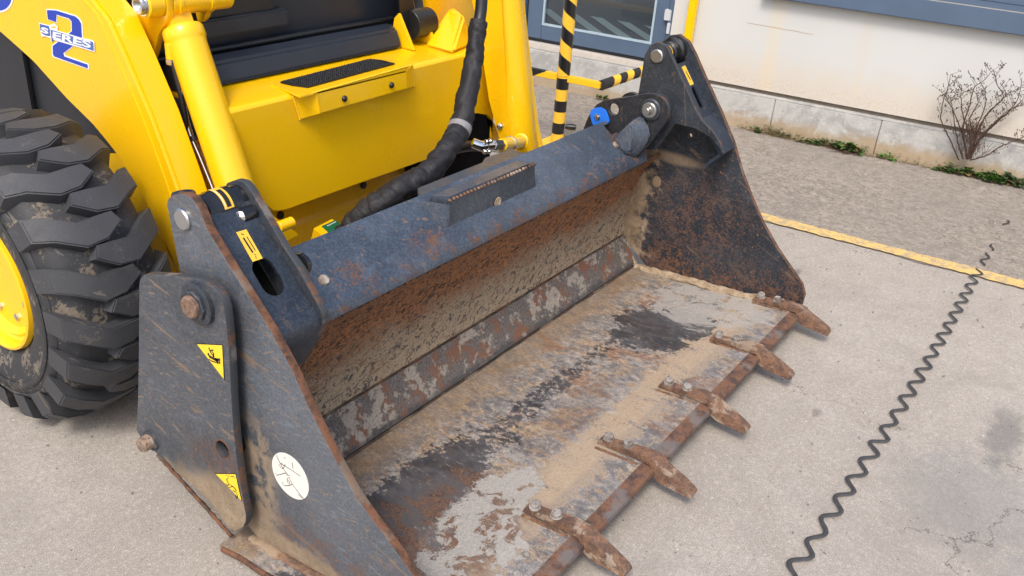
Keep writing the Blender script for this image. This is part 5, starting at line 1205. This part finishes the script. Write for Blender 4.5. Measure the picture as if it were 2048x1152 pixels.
cl = [(1516, 256, .045, .03, 'leafy', 'small green weed at the wall foot, nearest the bucket', 0, 2), (1556, 266, .060, .06, 'grass', 'spiky tufted green weed, second from the bucket', 3, 0),
      (1622, 285, .045, .05, 'leafy', 'low round leaved weed just left of the tall leafy one', 0, 2), (1662, 294, .055, .05, 'leafy', 'spreading green weed touching the plinth joint', 0, 2), (1700, 296, .085, .04, 'leafy', 'tall leafy weed with twiggy roots on the concrete', 0, 2),
      (1772, 316, .038, .035, 'leafy', 'little bright weed in the middle of the wall foot', 1, 2), (1880, 336, .042, .02, 'leafy', 'thin upright weed left of the dead shrub', 0, 2), (1918, 342, .070, .05, 'leafy', 'leafy weed growing under the dead shrub', 0, 2),
      (1972, 362, .060, .045, 'broad', 'bright broad leaved weed right of the dead shrub', 1, 0), (2008, 358, .090, .045, 'leafy', 'upright weed with pointed leaves behind the broad leaved one', 3, 2), (2042, 366, .050, .04, 'leafy', 'dull green weed at the right edge of the picture', 3, 2),
      (1057, 166, .05, .02, 'leafy', 'tiny weed by the doorstep left of the striped post', 0, 2), (1212, 196, .05, .02, 'leafy', 'tiny weed by the doorstep right of the striped post', 0, 2)]
for i, (a, b, h, r, kd, lb, m1, m2) in enumerate(cl): clump(a, b, h, r, kd, lb, LEAFM[m1], LEAFM[m2], 100+i)
# withered litter and moss along the wall foot
random.seed(5); bm = bmesh.new()
for k in range(1500):
    s = random.choice((random.uniform(.02, 2.1), random.gauss(.28, .10), random.gauss(.62, .12), random.gauss(1.35, .25))); o_ = abs(random.gauss(.004, .022))+.004
    p = wp(s, .006+random.random()**3*.05*(1 if o_ < .03 else .3), o_); an = random.uniform(0, 6.28)
    leaf(bm, p, (math.cos(an), math.sin(an), random.uniform(0, .8)), random.uniform(.006, .022), random.uniform(.0008, .004))
tag(obj('leaf_litter', bm, LEAFM[2]), 'withered brown leaf litter and moss along the foot of the wall', 'leaf litter', kind='stuff')
# dead shrub
random.seed(21); so_ = PP(1962, 338, (0, 0, .006), (0, 0, 1)); so_ += WN*max(0, .06-(so_-WA).dot(WN)); so_.z = .005
sh = thing('dead_shrub', so_, 'leafless brown shrub with tiny seed heads against the cream wall', 'shrub')
bt = bmesh.new(); bs = bmesh.new(); toW = WN
def wall_off(px, py, o): return PP(px, py, WA+WN*o, WN)
def branch(px, o0, o1, r0, r1, sub=2):
    pts = [wall_off(a, b, o0+(o1-o0)*i/(len(px)-1)) for i, (a, b) in enumerate(px)]
    pts[0].z = max(pts[0].z, .006); sp_ = spline(pts, 6)
    sp_ = [p+Vector((random.gauss(0, .0012), random.gauss(0, .0012), random.gauss(0, .0012))) for p in sp_]
    n = len(sp_); tube(sp_, [r0+(r1-r0)*i/(n-1) for i in range(n)], 5, bm=bt)
    for k in range(sub*4):
        i = random.randint(n//4, n-2); p = sp_[i]; d = (sp_[i+1]-sp_[i]).normalized(); sd_ = (WD*random.choice((-1, 1))*random.uniform(.4, 1)+Vector((0, 0, random.uniform(.2, .9)))+WN*random.uniform(-.2, .3)).normalized()
        L = random.uniform(.025, .085); e = p+(d*.5+sd_).normalized()*L; m = p.lerp(e, .5)+Vector((0, 0, random.uniform(-.006, .008)))
        if (e-WA).dot(WN) < -.02: continue
        tube([p, m, e], [r1*.9, r1*.75, r1*.6], 4, bm=bt)
        for q in range(random.randint(1, 3)):
            f = random.uniform(.5, 1); c = p.lerp(e, f); e2 = c+Vector((random.uniform(-.012, .012), random.uniform(-.012, .012), random.uniform(.002, .016))); tube([c, e2], .0006, 3, bm=bt)
            bmesh.ops.create_icosphere(bs, subdivisions=1, radius=1, matrix=Matrix.Translation(e2) @ Matrix.Rotation(random.uniform(0, 3), 4, 'X') @ Matrix.Diagonal((.0021, .0021, .0042, 1)))
        bmesh.ops.create_icosphere(bs, subdivisions=1, radius=1, matrix=Matrix.Translation(e) @ Matrix.Diagonal((.0025, .0025, .0050, 1)))
def v4(pts): return [(1700+a/4.414, 130+b/4.414) for a, b in pts]
for L_ in ([(960, 840), (900, 700), (850, 590), (800, 470), (830, 300), (870, 180), (890, 80)], [(1040, 830), (1000, 560), (1050, 380), (1100, 200), (1180, 140), (1255, 50)], [(1050, 830), (1120, 620), (1200, 450), (1340, 310), (1400, 250), (1530, 190)],
           [(1060, 830), (1150, 640), (1260, 520), (1400, 400), (1530, 355)], [(1030, 830), (1000, 640), (960, 520), (900, 380), (830, 260), (770, 300)], [(1050, 830), (1080, 650), (1130, 520), (1200, 340), (1190, 240), (1205, 180)],
           [(1050, 830), (1110, 700), (1240, 560), (1380, 430), (1480, 300), (1520, 110)], [(1000, 830), (960, 700), (930, 560), (900, 360), (890, 290)], [(1040, 830), (1060, 640), (1000, 460), (980, 280), (990, 205)],
           [(1050, 830), (1120, 600), (1220, 420), (1350, 290), (1300, 170), (1275, 75)], [(1060, 840), (1200, 800), (1330, 720), (1480, 660), (1560, 620)], [(1040, 830), (1100, 640), (1060, 480), (1130, 330), (1110, 250)], [(1060, 830), (1140, 660), (1290, 500), (1470, 360), (1540, 280)]):
    branch(v4(L_), .06+random.uniform(-.01, .02), .05+random.uniform(-.02, .09), .0044, .0012, 4)
for k in range(150):
    a = 1700+random.gauss(1060, 60)/4.414; b = 130+random.uniform(560, 830)/4.414; p = wall_off(a, b, .06+random.uniform(-.02, .04)); e = p+Vector((0, 0, random.uniform(.02, .07)))+WD*random.gauss(0, .02)+WN*random.gauss(0, .01)
    if p.z > .01: tube([p, p.lerp(e, .5)+WD*random.gauss(0, .004), e], [.0016, .0013, .0008], 4, bm=bt)
obj('branches', bt, TWIG, sh); obj('seed_heads', bs, TWIG, sh, kind='stuff')
bm = bmesh.new(); random.seed(33)
r0 = PP(1690, 302, (0, 0, .006), (0, 0, 1))
rt = thing('root_tuft', (r0.x, r0.y, .006), 'tangle of dry dead roots lying on the concrete by the tall leafy weed', 'dead roots')
for k in range(26):
    a = Vector((r0.x, r0.y, .009))+WD*random.uniform(-.05, .10)+WN*random.uniform(.0, .05); b = a+WD*random.uniform(-.10, .03)+WN*random.uniform(-.01, .045)
    tube([a, a.lerp(b, .5)+Vector((0, 0, random.uniform(0, .012)))+WN*.005, b], [.0014, .0012, .0008], 4, bm=bm)
obj('roots', bm, TWIG, rt)
